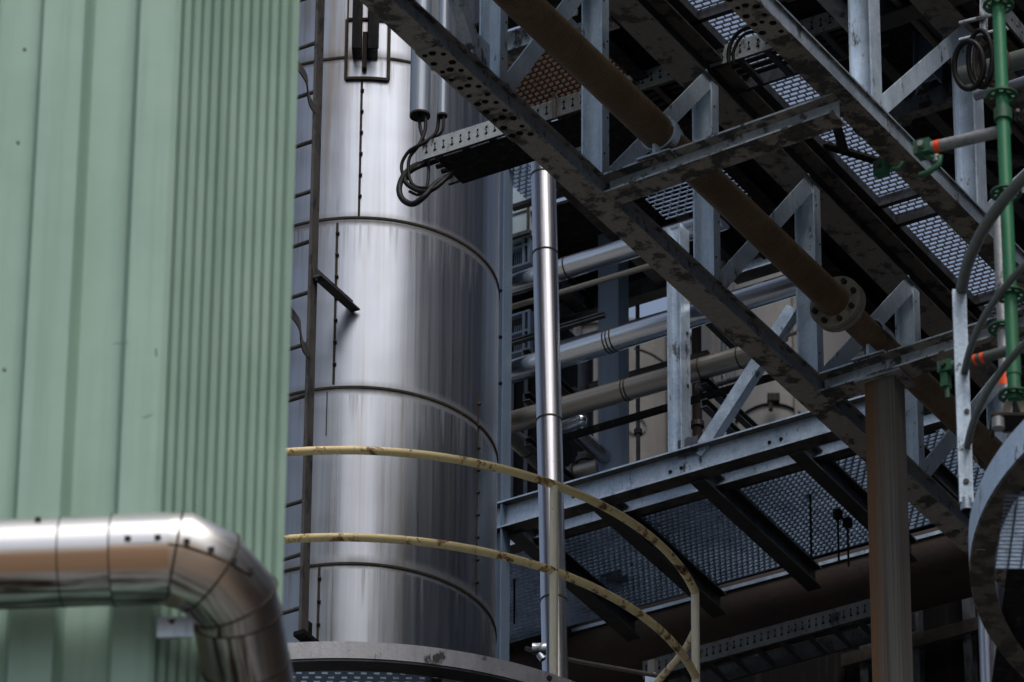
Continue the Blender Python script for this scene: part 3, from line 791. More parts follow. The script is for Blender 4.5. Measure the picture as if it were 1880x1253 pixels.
for ua, wa_, ub_, wb_ in ((-2.2, .35, -1.2, 1.3), (-1.0, 1.3, -.1, .4), (.1, .4, .95, 1.3), (1.2, 1.3, 2.1, .45), (2.3, .45, 3.2, 1.3)):
    MB().prism(Pz(ua, wa_, zD-.12), Pz(ub_, wb_, zD-.12), pL(.06, .06, .007), W, Z).build('deck_brace', 'galv_rack', pb)
for u_ in (-1.9, -.6, .75, 1.9):
    MB().prism(Pz(u_, .30, zD-.15), Pz(u_, 1.42, zD-.15), pC(.10, .06, .008, .007), U, Z).build('deck_joist', 'deck_joist', pb)
for w_, dz_, r_, mt_, lab in ((.78, -.30, .045, 'tube', 'dull grey pipe hung under the dark deck plate beside the right truss'), (1.02, -.26, .022, 'cable_brown', 'slim brown conduit hung under the dark deck plate'), (.52, -.27, .03, 'rust_beam', 'dark rusty pipe hung under the deck next to the walkway grating')):
    t = thing('hung_pipe', lab, 'pipe', Pz(-3.0, w_, zD+dz_))
    MB().tube([Pz(-3.0, w_, zD+dz_), Pz(1.0 if w_ < .9 else 4.0, w_, zD+dz_)], r_, 18).build('pipe_wall', mt_, t)
    for u_ in (-1.9, -.6, .75):
        MB().prism(Pz(u_+.05, w_, zD+dz_+r_*.9), Pz(u_+.05, w_, zD-.19), pB(.012, .03), U, W).build('hanger', 'dark', t)
# pipe on the bridge
WP = .27
def axp(px, py): return onw(px, py, WP)
pA0 = axp(1092, 133); pA1 = axp(1489, 512); dP = (pA1-pA0).normalized()
rp = thing('rusty_pipe', 'long rusty brown wound pipe lying inside the truss bridge', 'pipe', pA0)
fl = axp(1538, 561); tF = (fl-pA0).dot(dP); tS = (axp(1214, 249)-pA0).dot(dP)
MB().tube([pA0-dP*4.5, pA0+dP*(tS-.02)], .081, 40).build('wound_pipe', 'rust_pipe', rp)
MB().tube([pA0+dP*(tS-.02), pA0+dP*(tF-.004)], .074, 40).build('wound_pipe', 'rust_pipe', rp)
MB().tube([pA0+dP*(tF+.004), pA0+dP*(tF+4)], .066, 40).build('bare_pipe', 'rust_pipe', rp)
mb = MB(); c = pA0+dP*tF; mb.ringband(c-dP*.028, dP, .0745, .133, .026, 48); mb.build('flange', 'rust_spot', rp)
fg_ = MB(); fg_.ringband(c+dP*.006, dP, .0665, .133, .026, 48); fg_ = fg_.build('flange', 'rust_spot', rp)
sdx = W.cross(dP).normalized()
for i in range(8):
    q = 2*PI*(i+.3)/8; e = (W-dP*W.dot(dP)).normalized()*math.cos(q)+sdx*math.sin(q)
    bolts('flange_bolt', 'rust_beam', fg_, [(c+e*.106-dP*.028, -dP, .014, .018)])
mb = MB(); mb.ringband(pA0+dP*(tS-.03), dP, .070, .090, .05, 40); mb.build('clamp_ring', 'galv', rp)
# saddles where it rests on the cross beams
for u in (UP_A[1], UP_A[3]):
    c = pA0 + dP*((u+.055-cu(pA0))/dP.dot(U))
    sd = thing('pipe_saddle', 'grey steel saddle under the rusty pipe on the %s cross beam' % ('nearer' if u < 1 else 'farther'), 'pipe support', V((c.x, c.y, c.z-.09)))
    mb = MB(); zt = zA(u)+hA; mb.box(Pz(u+.055, WP, zt+.006), (U, W, Z), (.075, .085, .0045)); mb.build('base_plate', 'galv', sd)
    hgt = c.z-.074-zt
    mb = MB(); mb.box(Pz(u+.055, WP, zt+.01+max(.012, hgt/2)), (U, W, Z), (.07, .008, max(.012, hgt/2))); mb.build('web_plate', 'galv', sd)
    mb = MB(); mb.ringband(c-dP*.05, dP, .0745, .0825, .11, 24, 0, PI, -V((W.x, W.y, W.z)) if True else None); mb.build('half_shell', 'galv', sd)

# cable tray crossing under the walkway
UT = 1.16
zt = plane(1070, 190, U, O.dot(U)+UT).z
def tray(name, label, u, w0, w1, z, h=.105, width=.26, mat='tray', cables=4, pitch=.048, face=1):
    t = thing(name, label, 'cable tray', Pz(u, w0, z))
    MB().prism(Pz(u, w0, z+h/2), Pz(u, w1, z+h/2), [(0, -h/2), (.018, -h/2), (.018, -h/2+.003), (.003, -h/2+.003), (.003, h/2-.003), (.014, h/2-.003), (.014, h/2), (0, h/2)], U, Z).build('side_rail', mat, t)
    MB().prism(Pz(u+width, w0, z+h/2), Pz(u+width, w1, z+h/2), [(0, -h/2), (-.018, -h/2), (-.018, -h/2+.003), (-.003, -h/2+.003), (-.003, h/2), (0, h/2)], U, Z).build('side_rail', 'dark', t)
    n = int(abs(w1-w0)/.16)
    for i in range(n+1):
        w = w0+(w1-w0)*(i+.5)/(n+1)
        MB().prism(Pz(u+.003, w, z+.012), Pz(u+width-.003, w, z+.012), pB(.02, .03), W, Z).build('rung', 'dark', t)
    hl = MB(); n = int(abs(w1-w0)/pitch)
    for i in range(n):
        w = w0+(i+.5)*pitch*(1 if w1 > w0 else -1)
        hl.box(Pz(u-.0012, w, z+h*.68), (U, W, Z), (.0012, .004, .006))
        hl.box(Pz(u-.0012, w, z+h*.34), (U, W, Z), (.0012, .0075, .004)); hl.box(Pz(u-.0012, w, z+h*.46), (U, W, Z), (.0012, .002, .009))
    hl.build('slot', 'hole', t)
    for k in range(cables):
        y = .045+.05*k
        MB().tube(crv([Pz(u+y+random.uniform(-.01, .01), w0+(w1-w0)*j/5, z+.036+random.uniform(0, .006)) for j in range(6)], 4), .013, 8).build('laid_cable', 'cable', t)
    return t
tr = tray('cable_tray', 'pale perforated cable tray crossing under the walkway with looped cables at its end', UT, cw(onu(775, 290, UT)), .75, zt-.03)
cp = MB(); cp.box(Pz(UT+.14, -1.10, zt-.042), (U, W, Z), (.11, .48, .010)); cp.build('tray_underside_plate', 'black', tr)
MB().prism(Pz(UT-.012, cw(onu(1020, 180, UT)), zt-.04), Pz(UT-.012, cw(onu(1020, 180, UT)), zt+.10), pB(.012, .02), W, U).build('tray_clamp', 'rust_spot', tr)

# conduits hanging beside the tray end
UC = UT+.02
for px0, r_, label in ((771, .050, 'wide pale grey hanging conduit with open lower end in front of the silo'), (812, .0245, 'narrow pale grey hanging conduit beside the wider one')):
    p = onu(px0, 213, UC); zz = p.z
    cd = thing('hanging_conduit', label, 'conduit', p)
    mb = MB(); mb.tube([p, p+Z*2.6], r_, 32, caps=False); mb.tube([p+Z*.002, p+Z*2.6], r_-.006, 32, caps=False); mb.build('conduit_tube', 'conduit', cd)
    mb = MB(); mb.ringband(p-Z*.004, Z, r_-.006, r_+.0008, .010, 32); mb.build('end_collar', 'rust_beam', cd)
def cable(label, pts, r, mat='cable', u=None, du=None):
    P = []
    for i, (x, y) in enumerate(pts): P.append(onu(x, y, u + (du[i] if du else 0)))
    o = MB().tube(crv(P, 8), r, 10).build('cable', mat, loc=P[0]); return tag(o, label, 'cable')
cable('black cable from the wide conduit drooping left round the tray end in the biggest loop', [(768, 190), (771, 232), (776, 262), (752, 277), (738, 300), (740, 322), (752, 330)], .0085, 'cable', UC)
cable('black cable looping from the wide conduit down to the lower coil', [(780, 190), (781, 236), (768, 268), (752, 290), (750, 318), (757, 338), (772, 345), (800, 341), (830, 318)], .0085, 'cable', UC, [0, 0, -.02, -.03, -.03, -.03, -.03, 0, .05])
cable('black cable curling from the narrow conduit onto the tray rail', [(806, 205), (802, 240), (786, 258), (764, 270), (750, 280)], .0095, 'cable', UC, [0, 0, -.02, -.04, -.03])
cable('thin black cable from the narrow conduit bending straight into the tray', [(815, 205), (813, 236), (804, 250), (794, 256), (788, 262)], .0075, 'cable', UC, [0, 0, 0, .04, .1])
cable('thick black cable forming the outer ring of the coil below the tray end', [(828, 322), (800, 338), (778, 362), (757, 375), (738, 365), (733, 345), (742, 322), (762, 305), (790, 298)], .015, 'cable', UC, [.06, 0, -.05, -.06, -.06, -.05, -.03, 0, .06])
cable('thick black cable forming the inner ring of the coil below the tray end', [(832, 316), (798, 346), (775, 352), (752, 342), (743, 330), (750, 318), (770, 306), (792, 300)], .012, 'cable', UC, [.06, -.02, -.03, -.03, -.03, -.02, 0, .07])
cable('thin black cable crossing inside the coil below the tray end', [(786, 290), (787, 320), (782, 346), (768, 358), (752, 352)], .0075, 'cable', UC, [.05, 0, -.02, -.01, 0])
# small loop of cables under the walkway grating at the right chord
u2 = 1.02
cable('outer black cable arching under the walkway grating beside the right chord', [(1338, 118), (1338, 92), (1350, 66), (1370, 52), (1392, 50)], .010, 'cable', u2)
cable('inner black cable arching under the walkway grating beside the right chord', [(1347, 118), (1347, 94), (1358, 72), (1374, 60), (1396, 58)], .008, 'cable', u2)

# ================================================================== rack behind
UR = cu(S)+2.2
def R(px, py, du=0.): return onu(px, py, UR+du)
rk = thing('pipe_rack', 'blue-grey steel rack with grated floors standing behind the silo', 'steel rack', Pz(UR, -2.2, 0))
zK = R(1200, 870).z
hK = .165
W0, W1 = cw(R(880, 970)), cw(R(1790, 720))
def rbeam(name, mat, u, w0, w1, z, h, b, prof=None, parent=rk):
    return MB().prism(Pz(u, w0, z), Pz(u, w1, z), prof or pH(h, b, .010, .008), U, Z).build(name, mat, parent)
eb_ = rbeam('edge_beam', 'galv_rack', UR+.05, W0, W1, zK+.025, hK, .10)
rbeam('inner_beam', 'galv_rack', UR+.31, W0, W1, zK+.055, .11, .07)
for px, py in ((1053, 912), (1231, 867), (1251, 860), (1413, 813), (1434, 807)):
    p = onu(px, py, UR+.046); bolts('bolt', 'hole', eb_, [(p, -U, .011, .006)])
zG = zK+.125
for px in (930, 1090, 1268, 1448, 1600):
    w = cw(R(px, 905-.285*(px-1200)))
    MB().prism(Pz(UR+.08, w, zK-.01), Pz(UR+1.40, w, zK-.01), pH(.13, .085, .010, .008), W, Z).build('joist', 'dark', rk)
for i, px in enumerate((700, 1090, 1268, 1448)):
    w0 = cw(R(px, 905-.285*(px-1200)))-.02; w1 = (cw(R((1090, 1268, 1448, 1640)[i], 905-.285*((1090, 1268, 1448, 1640)[i]-1200))))+.02
    gt = MB(); grating(gt, Pz(UR+.37, w0, zG), U*.98, W*(w1-w0), 0, .0335, .034 if i < 3 else .045, bar=.010, depth=.03, stagger=(i != 2)); gt.build('floor_grating', 'grate_light', rk)
    MB().prism(Pz(UR+.46, w0, zG-.045), Pz(UR+.46, w1, zG-.045), pB(.02, .02), U, Z).build('grating_bearer', 'dark', rk)
rods = MB
for px, py, dy in ((945, 1000, 150), (1487, 890, 150), (1538, 945, 90), (1556, 960, 80)):
    p = R(px, py, .75); mb = MB(); mb.tube([p, p-Z*(dy/300)], .006, 8, smooth=True); mb.box(p, (U, W, Z), (.02, .02, .025)); mb.build('hanger_rod', 'black', rk)
# posts
p = R(1246, 833); zt_ = R(1240, 412).z
mb = MB(); mb.prism(Pz(UR+.05, cw(R(1250, 833))-.035, zK+.108), Pz(UR+.05, cw(R(1250, 833))-.035, zt_), pH(.085, .10, .008, .007), U, W); sp_ = mb.build('short_post', 'galv_rack', rk)
w_ = cw(R(1250, 833))-.0345+.0425
for k in range(4): bolts('bolt', 'rivet', sp_, [(Pz(UR+.065, w_, zK+.2+k*.33), W, .011, .006)])
p = onu(1140, 700, UR+.95); w_ = cw(p)
MB().prism(Pz(UR+1.0, w_-.075, zG), Pz(UR+1.0, w_-.075, R(1130, 290, 1.0).z+.6), pB(.13, .12), U, W).build('rack_column', 'blue', rk)
p = R(924, 700, .0); w_ = cw(p)
rc_ = MB().prism(Pz(UR+.05, w_-.06, 0.0), Pz(UR+.05, w_-.06, zK+2.35), pH(.11, .09, .009, .007), U, W).build('rack_column', 'blue', rk)
for py in (535, 620, 705): bolts('bolt', 'hole', rc_, [(onu(919, py, UR+.003), -U, .012, .006)])
# brace
p0 = R(1268, 826); p1 = R(1443, 556); d = (p1-p0).normalized(); up = U.cross(d).normalized()
MB().prism(p0+U*.03, p1+U*.03, pL(.075, .06, .007), U, -up if up.z < 0 else up, (0, -.06)).build('brace', 'galv_rack', rk)
gp = MB(); gp.box(R(1258, 815)+U*.03, (U, W, Z), (.004, .06, .05)); gp.build('gusset_plate', 'dark', rk)
# middle floor
zM_ = R(950, 300).z
m_ = MB(); m_.box(Pz(UR+.78, -2.5, zM_+.07), (U, W, Z), (.72, .40, .01)); m_.box(Pz(UR+1.03, -3.6, zM_+.071), (U, W, Z), (.47, .70, .01)); m_.build('floor_plate', 'black', rk)
gt = MB(); grating(gt, Pz(UR+.05, -3.35, zM_+.05), U*.42, W*.42, 0, .036, .045, bar=.010, depth=.03); gt.build('floor_grating', 'grate_light', rk)
for w in (-3.6, -3.05, -2.62, -2.15):
    MB().prism(Pz(UR+.06, w, zM_), Pz(UR+1.5, w, zM_), pH(.12, .08, .009, .007), W, Z).build('joist', 'dark' if w > -2.9 else 'galv_rack', rk)
rbeam('edge_beam', 'dark', UR+.02, -3.1, -2.12, zM_, .14, .09)
rbeam('edge_beam', 'dark', UR+1.46, -4.2, -2.12, zM_, .16, .09)
m_ = MB(); m_.box(Pz(UR+.30, -3.2, zM_-.06), (U, W, Z), (.02, .20, .012)); m_.build('toe_bar', 'brown_dark', rk)
rbeam('edge_beam', 'galv_rack', UR+.55, cw(R(1345, 495, .55)), cw(R(1430, 470, .55)), R(1385, 489, .55).z, .10, .10)
rbeam('cross_bar', 'dark', UR+.3, cw(R(930, 640, .3)), cw(R(1110, 585, .3)), R(1020, 605, .3).z, .03, .03)
# pipes on the rack
def rpipe(name, label, pts, r, mat, du, bands=(), cat='pipe', bandmat='seam'):
    P = [R(x, y, du) for x, y in pts]; z = sum(q.z for q in P)/len(P)
    a = P[0].copy(); b = P[-1].copy()
    t = thing(name, label, cat, a)
    MB().tube([a, b], r, 36).build('pipe_wall', mat, t)
    if bands:
        d = (b-a).normalized()
        for px in bands:
            f = (px-pts[0][0])/(pts[-1][0]-pts[0][0]); c = a+(b-a)*f
            mb = MB(); mb.ringband(c, d, r-.002, r+.0028, .007, 36); mb.build('band', bandmat, t)
    return t
rpipe('horizontal_pipe', 'topmost of the shiny horizontal pipes behind the vertical riser', [(900, 536), (1330, 402)], .061, 'clad_h', .22, (1043, 1215))
rpipe('thin_pipe', 'thin pale pipe running just under the topmost shiny horizontal pipe', [(880, 582), (1215, 482)], .0165, 'clad_old', .20)
rpipe('horizontal_pipe', 'middle shiny horizontal pipe, second below the thin pale pipe', [(890, 698), (1500, 509)], .066, 'clad_h', .22, (1118, 1124, 1131, 1345))
rpipe('weathered_pipe', 'lowest and most weathered, streaky brown-grey horizontal pipe on the rack', [(890, 790), (1420, 640)], .061, 'clad_old', .22, (1150, 1156, 1290, 1360))
rpipe('black_bar_pipe', 'slim black horizontal pipe below the weathered horizontal pipe', [(1010, 812), (1450, 683)], .022, 'black', .30)
for px, py, du in ((940, 720, .22), (930, 600, .22), (1205, 640, .22), (1290, 700, .25), (1300, 540, .25)):
    pass
# pipe hangers: saddle arms under each pipe, fixed to the rack
for px, py in ((958, 650), (960, 730), (962, 812), (1282, 578), (1284, 700), (1286, 742)):
    p = R(px, py, .22); MB().prism(p-U*.0, p+U*.62, pC(.05, .04, .006, .006), W, Z).build('pipe_arm', 'dark', rk)
# stainless riser
p0 = atd(1021, 1310, 32.6); p1 = atd(996.5, 270, 33.0)
p1 = plane(996, 252, YF, p0.y); d = (p1-p0)
rs = thing('vertical_riser', 'tall shiny stainless riser pipe just right of the silo', 'pipe', p0 - d.normalized()*3)
MB().tube([p0-d.normalized()*16.0, p1], .0655, 40).build('pipe_wall', 'clad_v', rs)
for py in (345, 492, 798, 1117):
    f = (1310-py)/1040; c = p0+d*f; mb = MB(); mb.ringband(c, d, .064, .0685, .009, 40); mb.build('band', 'seam', rs)
mb = MB(); c = p0+d*((1310-680)/1040); ev = (CAM-c).normalized(); mb.box(c+ev*.0655+CR*.012-V((0, 0, .0)), (CR, ev, Z), (.003, .002, .032)); mb.build('tag_mark', 'seam', rs)
cv = thing('clamp', 'small round grey pipe clamp on the riser beside the platform edge', 'clamp', atd(992, 1190, 32.4))
mb = MB(); c = atd(990, 1192, 32.45); mb.tube([c-CR*.035, c+CR*.035], .03, 12); mb.tube([c-Z*.03, c-Z*.06+CR*.02], .018, 10); mb.build('clamp_body', 'galv_dirty', cv)
# pipes running away from the camera behind the riser
t = thing('side_pipe', 'dull grey pipe slanting down between the silo and the riser', 'pipe', R(905, 768, .5))
a = R(905, 770, .35); MB().tube([a, a+U*1.3], .05, 28).build('pipe_wall', 'clad_old', t)
mb = MB(); mb.ringband(a+U*.36, U, .048, .053, .012, 28); mb.build('band', 'seam', t)
t = thing('pipe_stub', 'short shiny pipe stub with a flanged end right of the riser', 'pipe', R(1048, 790, .6))
a = R(1046, 782, .55); MB().tube([a, a+U*.42], .042, 28).build('pipe_wall', 'clad_h', t)
MB().tube([R(1030, 786, .5), R(1066, 772, .5)], .034, 24).build('branch', 'clad_h', t)
mb = MB(); c = R(1066, 772, .5); mb.sphere(c, .036, 14); mb.build('end_cap', 'clad_h', t)
mb = MB(); mb.ringband(a+U*.40, U, .03, .055, .025, 28); mb.build('flange', 'rust_spot', t)
# big brown pipe, lower tray
zb_ = R(1300, 1145, 1.55)
t = thing('brown_main_pipe', 'big dark rusty brown pipe running under the grated floor', 'pipe', R(1040, 1240, 1.6))
a = R(880, 1262, 1.75); b = R(1700, 1048, 1.75); dd = b-a; dd.z = 0
a = a - dd*.2; b = b+dd*.2
MB().tube([a, b], .21, 40).build('pipe_wall', 'rust_beam', t)
mb = MB(); mb.prism(a - U*.205 + Z*.075, b - U*.205 + Z*.075, pB(.022, .02), U, Z); mb.build('angle_rail', 'galv_rack', t)
MB().prism(a - U*.02 + Z*.225, b - U*.02 + Z*.225, pB(.03, .16), U, Z).build('top_plate', 'brown_dark', t)
p = R(1290, 1205, 1.2)
tray('low_cable_tray', 'dim perforated cable tray low under the brown pipe', UR+1.2, cw(R(1180, 1240, 1.2)), cw(R(1640, 1110, 1.2)), p.z-.04, h=.11, mat='tray_far', cables=2, pitch=.042)
t = thing('white_stub_post', 'short pale post stub under the brown pipe near the bottom edge', 'post', R(1198, 1300, .4))
mb = MB(); q = R(1198, 1214, .4); mb.prism(q - Z*2, q, pB(.04, .035), U, W); mb.build('post_body', 'tank2', t)
mb = MB(); mb.box(q-Z*.12-U*.024, (U, W, Z), (.004, .03, .03)); mb.build('lug_plate', 'galv', t)
q0 = R(1048, 1212, .3); q1 = R(1216, 1243, .3)
o = MB().tube(crv([q0-(q1-q0)*.5+Z*.02, q0, (q0+q1)/2, q1], 6), .012, 10).build('brown_rod', 'brown_dark', loc=q0); tag(o, 'thin dull brown rod crossing low behind the yellow railing', 'rod')

# support column under the bridge, riser at lower right

t = thing('support_column', 'broad rust-streaked column under the bridge cross beam', 'column', Pz(UP_A[3]+.1, .4, 0))
c = plane(1623, 745, U, O.dot(U)+UP_A[3]+.06); wq = cw(c)
MB().prism(Pz(UP_A[3]+.075, wq-.002, .0), Pz(UP_A[3]+.075, wq-.002, zA(UP_A[3])-.012), pB(.155, .11), U, W).build('column_shaft', 'rust_col', t)
mb = MB(); mb.box(Pz(UP_A[3]+.075, wq, zA(UP_A[3])-.007), (U, W, Z), (.085, .12, .006)); mb.build('cap_plate', 'chord', t)
p0 = plane(1822, 1160, YF, 28.6)
t = thing('chrome_riser', 'bright chrome-like vertical pipe at the lower right below the bridge', 'pipe', V((p0.x, p0.y, 0)))
MB().tube([V((p0.x, p0.y, 0)), V((p0.x, p0.y, p0.z+.42))], .072, 40).build('pipe_wall', 'clad_v', t)

# ================================================================== background vessels and dark building
def vessel(label, px, py, d, r, ytop, ybot, mat, seams, roof=.18):
    c = atd(px, py, d); zt = plane(px, ytop, YF, c.y-r).z; zb = plane(px, ybot, YF, c.y-r).z
    t = thing('storage_vessel', label, 'tank', V((c.x, c.y, 0)))
    mb = MB(); n = 72; prof_ = [(0, zb-.25), (r*.6, zb-.15), (r, zb), (r, zt), (r*1.03, zt), (r*1.03, zt+.03), (0, zt+roof)]
    vs = []; fs = []
    for q, z in prof_: vs += [V((c.x+max(q, .001)*math.cos(2*PI*i/n), c.y+max(q, .001)*math.sin(2*PI*i/n), z)) for i in range(n)]
    for k in range(len(prof_)-1):
        for i in range(n): fs.append((k*n+i, k*n+(i+1) % n, (k+1)*n+(i+1) % n, (k+1)*n+i))
    mb.add(vs, fs, None, False); mb.build('vessel_shell', mat, t)
    for sx, m2, w in seams:
        a = math.asin((sx-px)/(r*FPX/d)); e = V((math.sin(a), -math.cos(a), 0)); tg = V((math.cos(a), math.sin(a), 0))
        mb = MB(); mb.box(V((c.x, c.y, (zt+zb)/2))+e*(r+.01), (tg, e, Z), (w, .02, (zt-zb)/2)); mb.build('trim_strip', m2, t)
    for i in range(4):
        q = PI/4+i*PI/2; MB().tube([V((c.x+r*.8*math.cos(q), c.y+r*.8*math.sin(q), 0)), V((c.x+r*.8*math.cos(q), c.y+r*.8*math.sin(q), zb))], .06, 10).build('leg', 'dark', t)
    return t, c
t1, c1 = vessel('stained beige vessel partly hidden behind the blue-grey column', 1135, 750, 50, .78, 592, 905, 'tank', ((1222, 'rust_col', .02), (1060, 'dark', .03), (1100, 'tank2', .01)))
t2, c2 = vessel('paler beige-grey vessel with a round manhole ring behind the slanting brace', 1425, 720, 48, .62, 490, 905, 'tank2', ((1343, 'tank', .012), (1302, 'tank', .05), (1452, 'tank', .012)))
def ring_on(c, r, px, py, rad, mat, name, t, tube_r=.012):
    p = plane(px, py, YF, c.y-r*.97); pts = []
    for i in range(40):
        q = 2*PI*i/40; x = p.x+rad*math.cos(q)-c.x; y = -math.sqrt(max(.01, r*r-x*x)); pts.append(V((c.x+x, c.y+y-.01, p.z+rad*math.sin(q))))
    MB().tube(pts, tube_r, 6, closed=True).build(name, mat, t)
ring_on(c2, .62, 1415, 822, .36, 'black', 'manhole_ring', t2, .010)
ring_on(c1, .78, 1168, 785, .075, 'dark', 'stain_ring', t1, .006)
q0 = plane(1165, 640, YF, c1.y-.85); q1 = plane(1222, 668, YF, c1.y-.85)
MB().tube(crv([q0, (q0+q1)/2+Z*.02, q1], 5), .010, 6).build('conduit_line', 'black', t1)
q0 = plane(1313, 770, YF, c2.y-.70); q1 = plane(1332, 795, YF, c2.y-.70); q2 = plane(1331, 830, YF, c2.y-.70)
MB().tube([q0, q1, q2], .012, 6).build('conduit_line', 'rust_beam', t2)
mb = MB(); q0 = plane(1420, 732, YF, c2.y-.72); mb.box(q0, (CR, YF, Z), (.045, .03, .03)); mb.box(q0-Z*.05-CR*.02, (CR, YF, Z), (.015, .02, .05)); mb.build('hinge', 'black', t2)
# small valve cluster hanging right of the short post
vt = thing('valve', 'small dark valve with brown handwheel right of the short post', 'valve', R(1298, 715, .5))
mb = MB(); c = R(1296, 712, .5); mb.tube([c-W*.04, c+W*.04], .022, 12); mb.tube([c-W*.05, c-W*.035], .036, 12); mb.tube([c+W*.035, c+W*.05], .036, 12); mb.tube([c, c+Z*.06], .012, 8); mb.build('valve_body', 'dark', vt)
mb = MB(); mb.tube([c+Z*.06+V((.035*math.cos(2*PI*i/16), .035*math.sin(2*PI*i/16), 0)) for i in range(16)], .006, 6, closed=True); mb.tube([c+Z*.06-W*.035, c+Z*.06+W*.035], .004, 6); mb.build('handwheel', 'rust_spot', vt)
MB().tube([c+W*.05, c+W*.30], .016, 10).build('valve_pipe', 'dark', vt)
vt = thing('valve', 'rusty yellowish valve stem poking out left of the third truss post', 'valve', R(1440, 615, .6))
mb = MB(); c = R(1437, 618, .4); mb.tube([c, c+W*.16], .014, 10); mb.tube([c-W*.015, c+W*.02], .034, 12); mb.sphere(c, .03, 10); mb.build('valve_body', 'rust_spot', vt)

for px, y0, y1, r_, mt_, lab, du in ((1075, 640, 900, .045, 'dark', 'dark vertical pipe behind the riser, left of the blue-grey column', 1.25), (1281, 560, 850, .028, 'rust_beam', 'rust-brown vertical pipe just right of the short post', 1.3), (1331, 480, 850, .016, 'tube', 'thin grey vertical pipe in front of the paler vessel', 1.35), (1172, 560, 900, .012, 'dark', 'thin dark conduit right of the blue-grey column', 1.3)):
    q0 = R(px, y1, du); t = thing('vertical_pipe', lab, 'pipe', V((q0.x, q0.y, zG)))
    zt_ = R(px, y0, du).z; MB().tube([V((q0.x, q0.y, zG)), V((q0.x, q0.y, zt_))], r_, 16).build('pipe_wall', mt_, t)
    mb = MB(); mb.ringband(V((q0.x, q0.y, zG+(zt_-zG)*.55)), Z, r_-.002, r_+.012, .03, 16); mb.build('pipe_joint', 'brown_dark', t)
for (x0, y0, x1, y1), r_, mt_, lab, du in (((1000, 470, 1340, 372), .035, 'dark', 'dark pipe running in the shade just above the topmost shiny pipe', 1.2), ((1010, 640, 1330, 548), .026, 'blue', 'slim blue-grey pipe in the shade between the thin pale pipe and the middle shiny pipe', 1.25), ((1020, 730, 1300, 652), .03, 'brown_dark', 'dark brown pipe in the shade between the middle and the weathered pipes', 1.25), ((1020, 880, 1130, 850), .05, 'clad_old', 'short dull pipe low behind the riser above the edge beam', 1.2)):
    a_, b_ = R(x0, y0, du), R(x1, y1, du); t = thing('shaded_pipe', lab, 'pipe', a_)
    MB().tube([a_, b_], r_, 18).build('pipe_wall', mt_, t)
    for f in (.3, .75):
        c = a_+(b_-a_)*f; mb = MB(); mb.ringband(c, b_-a_, r_-.002, r_+.01, .02, 18); mb.build('pipe_joint', 'dark', t)
# dark process building closing the view low on the right
db = thing('dark_building', 'dark sooty building in deep shade at the lower right behind the rack', 'building', Pz(UR+4, cw(R(1700, 700, 2.2)), 0))
wa, wb, wc = cw(R(840, 1190, 2.2)), cw(R(1545, 1000, 2.2)), cw(R(2150, 900, 2.2))
zl = R(1000, 1182, 2.2).z; zh = R(1600, 628, 2.2).z
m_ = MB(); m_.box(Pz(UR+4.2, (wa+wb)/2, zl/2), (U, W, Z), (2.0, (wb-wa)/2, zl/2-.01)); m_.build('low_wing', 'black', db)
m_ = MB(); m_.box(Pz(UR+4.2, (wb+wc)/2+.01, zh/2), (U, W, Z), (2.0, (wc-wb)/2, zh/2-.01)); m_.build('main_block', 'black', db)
for k in range(9):
    w = wb+.15+k*.32; MB().prism(Pz(UR+2.17, w, zh-6.0), Pz(UR+2.17, w, zh-.05), pH(.06, .05, .006, .006), W, U).build('wall_stud', 'dark', db)
for k in range(5):
    MB().prism(Pz(UR+2.12, wb+.02, zh-.2-.62*k), Pz(UR+2.12, wc-.02, zh-.2-.62*k), pC(.08, .05), U, Z).build('wall_rail', 'brown_dark' if k % 2 else 'dark', db)
for (x0, y0, x1, y1, r_, mt_) in ((1640, 640, 1790, 600, .03, 'dark'), (1600, 905, 1790, 850, .05, 'brown_dark'), (1655, 1010, 1790, 975, .035, 'dark'), (1655, 1095, 1800, 1050, .022, 'brown_dark')):
    MB().tube([R(x0, y0, 2.0), R(x1, y1, 2.0)], r_, 16).build('wall_pipe', mt_, db)

q0 = R(880, 930, 1.3); q1 = R(1012, 900, 1.3)
t = thing('equipment_housing', 'dark steel housing standing in shade on the rack between silo and riser', 'housing', V((q0.x, q0.y, zG)))
wm = (cw(q0)+cw(q1))/2; wh = abs(cw(q1)-cw(q0))/2; zt_ = zM_-.1
m_ = MB(); m_.box(Pz(UR+1.45, wm, (zG+.02+zt_)/2), (U, W, Z), (.18, wh, (zt_-zG)/2-.02)); m_.build('housing_body', 'black', t)
for k in range(5):
    m_ = MB(); m_.box(Pz(UR+1.262, wm-wh+.05+k*(2*wh-.1)/4, (zG+zt_)/2), (U, W, Z), (.008, .012, (zt_-zG)/2-.05)); m_.build('stiffener', 'dark', t)
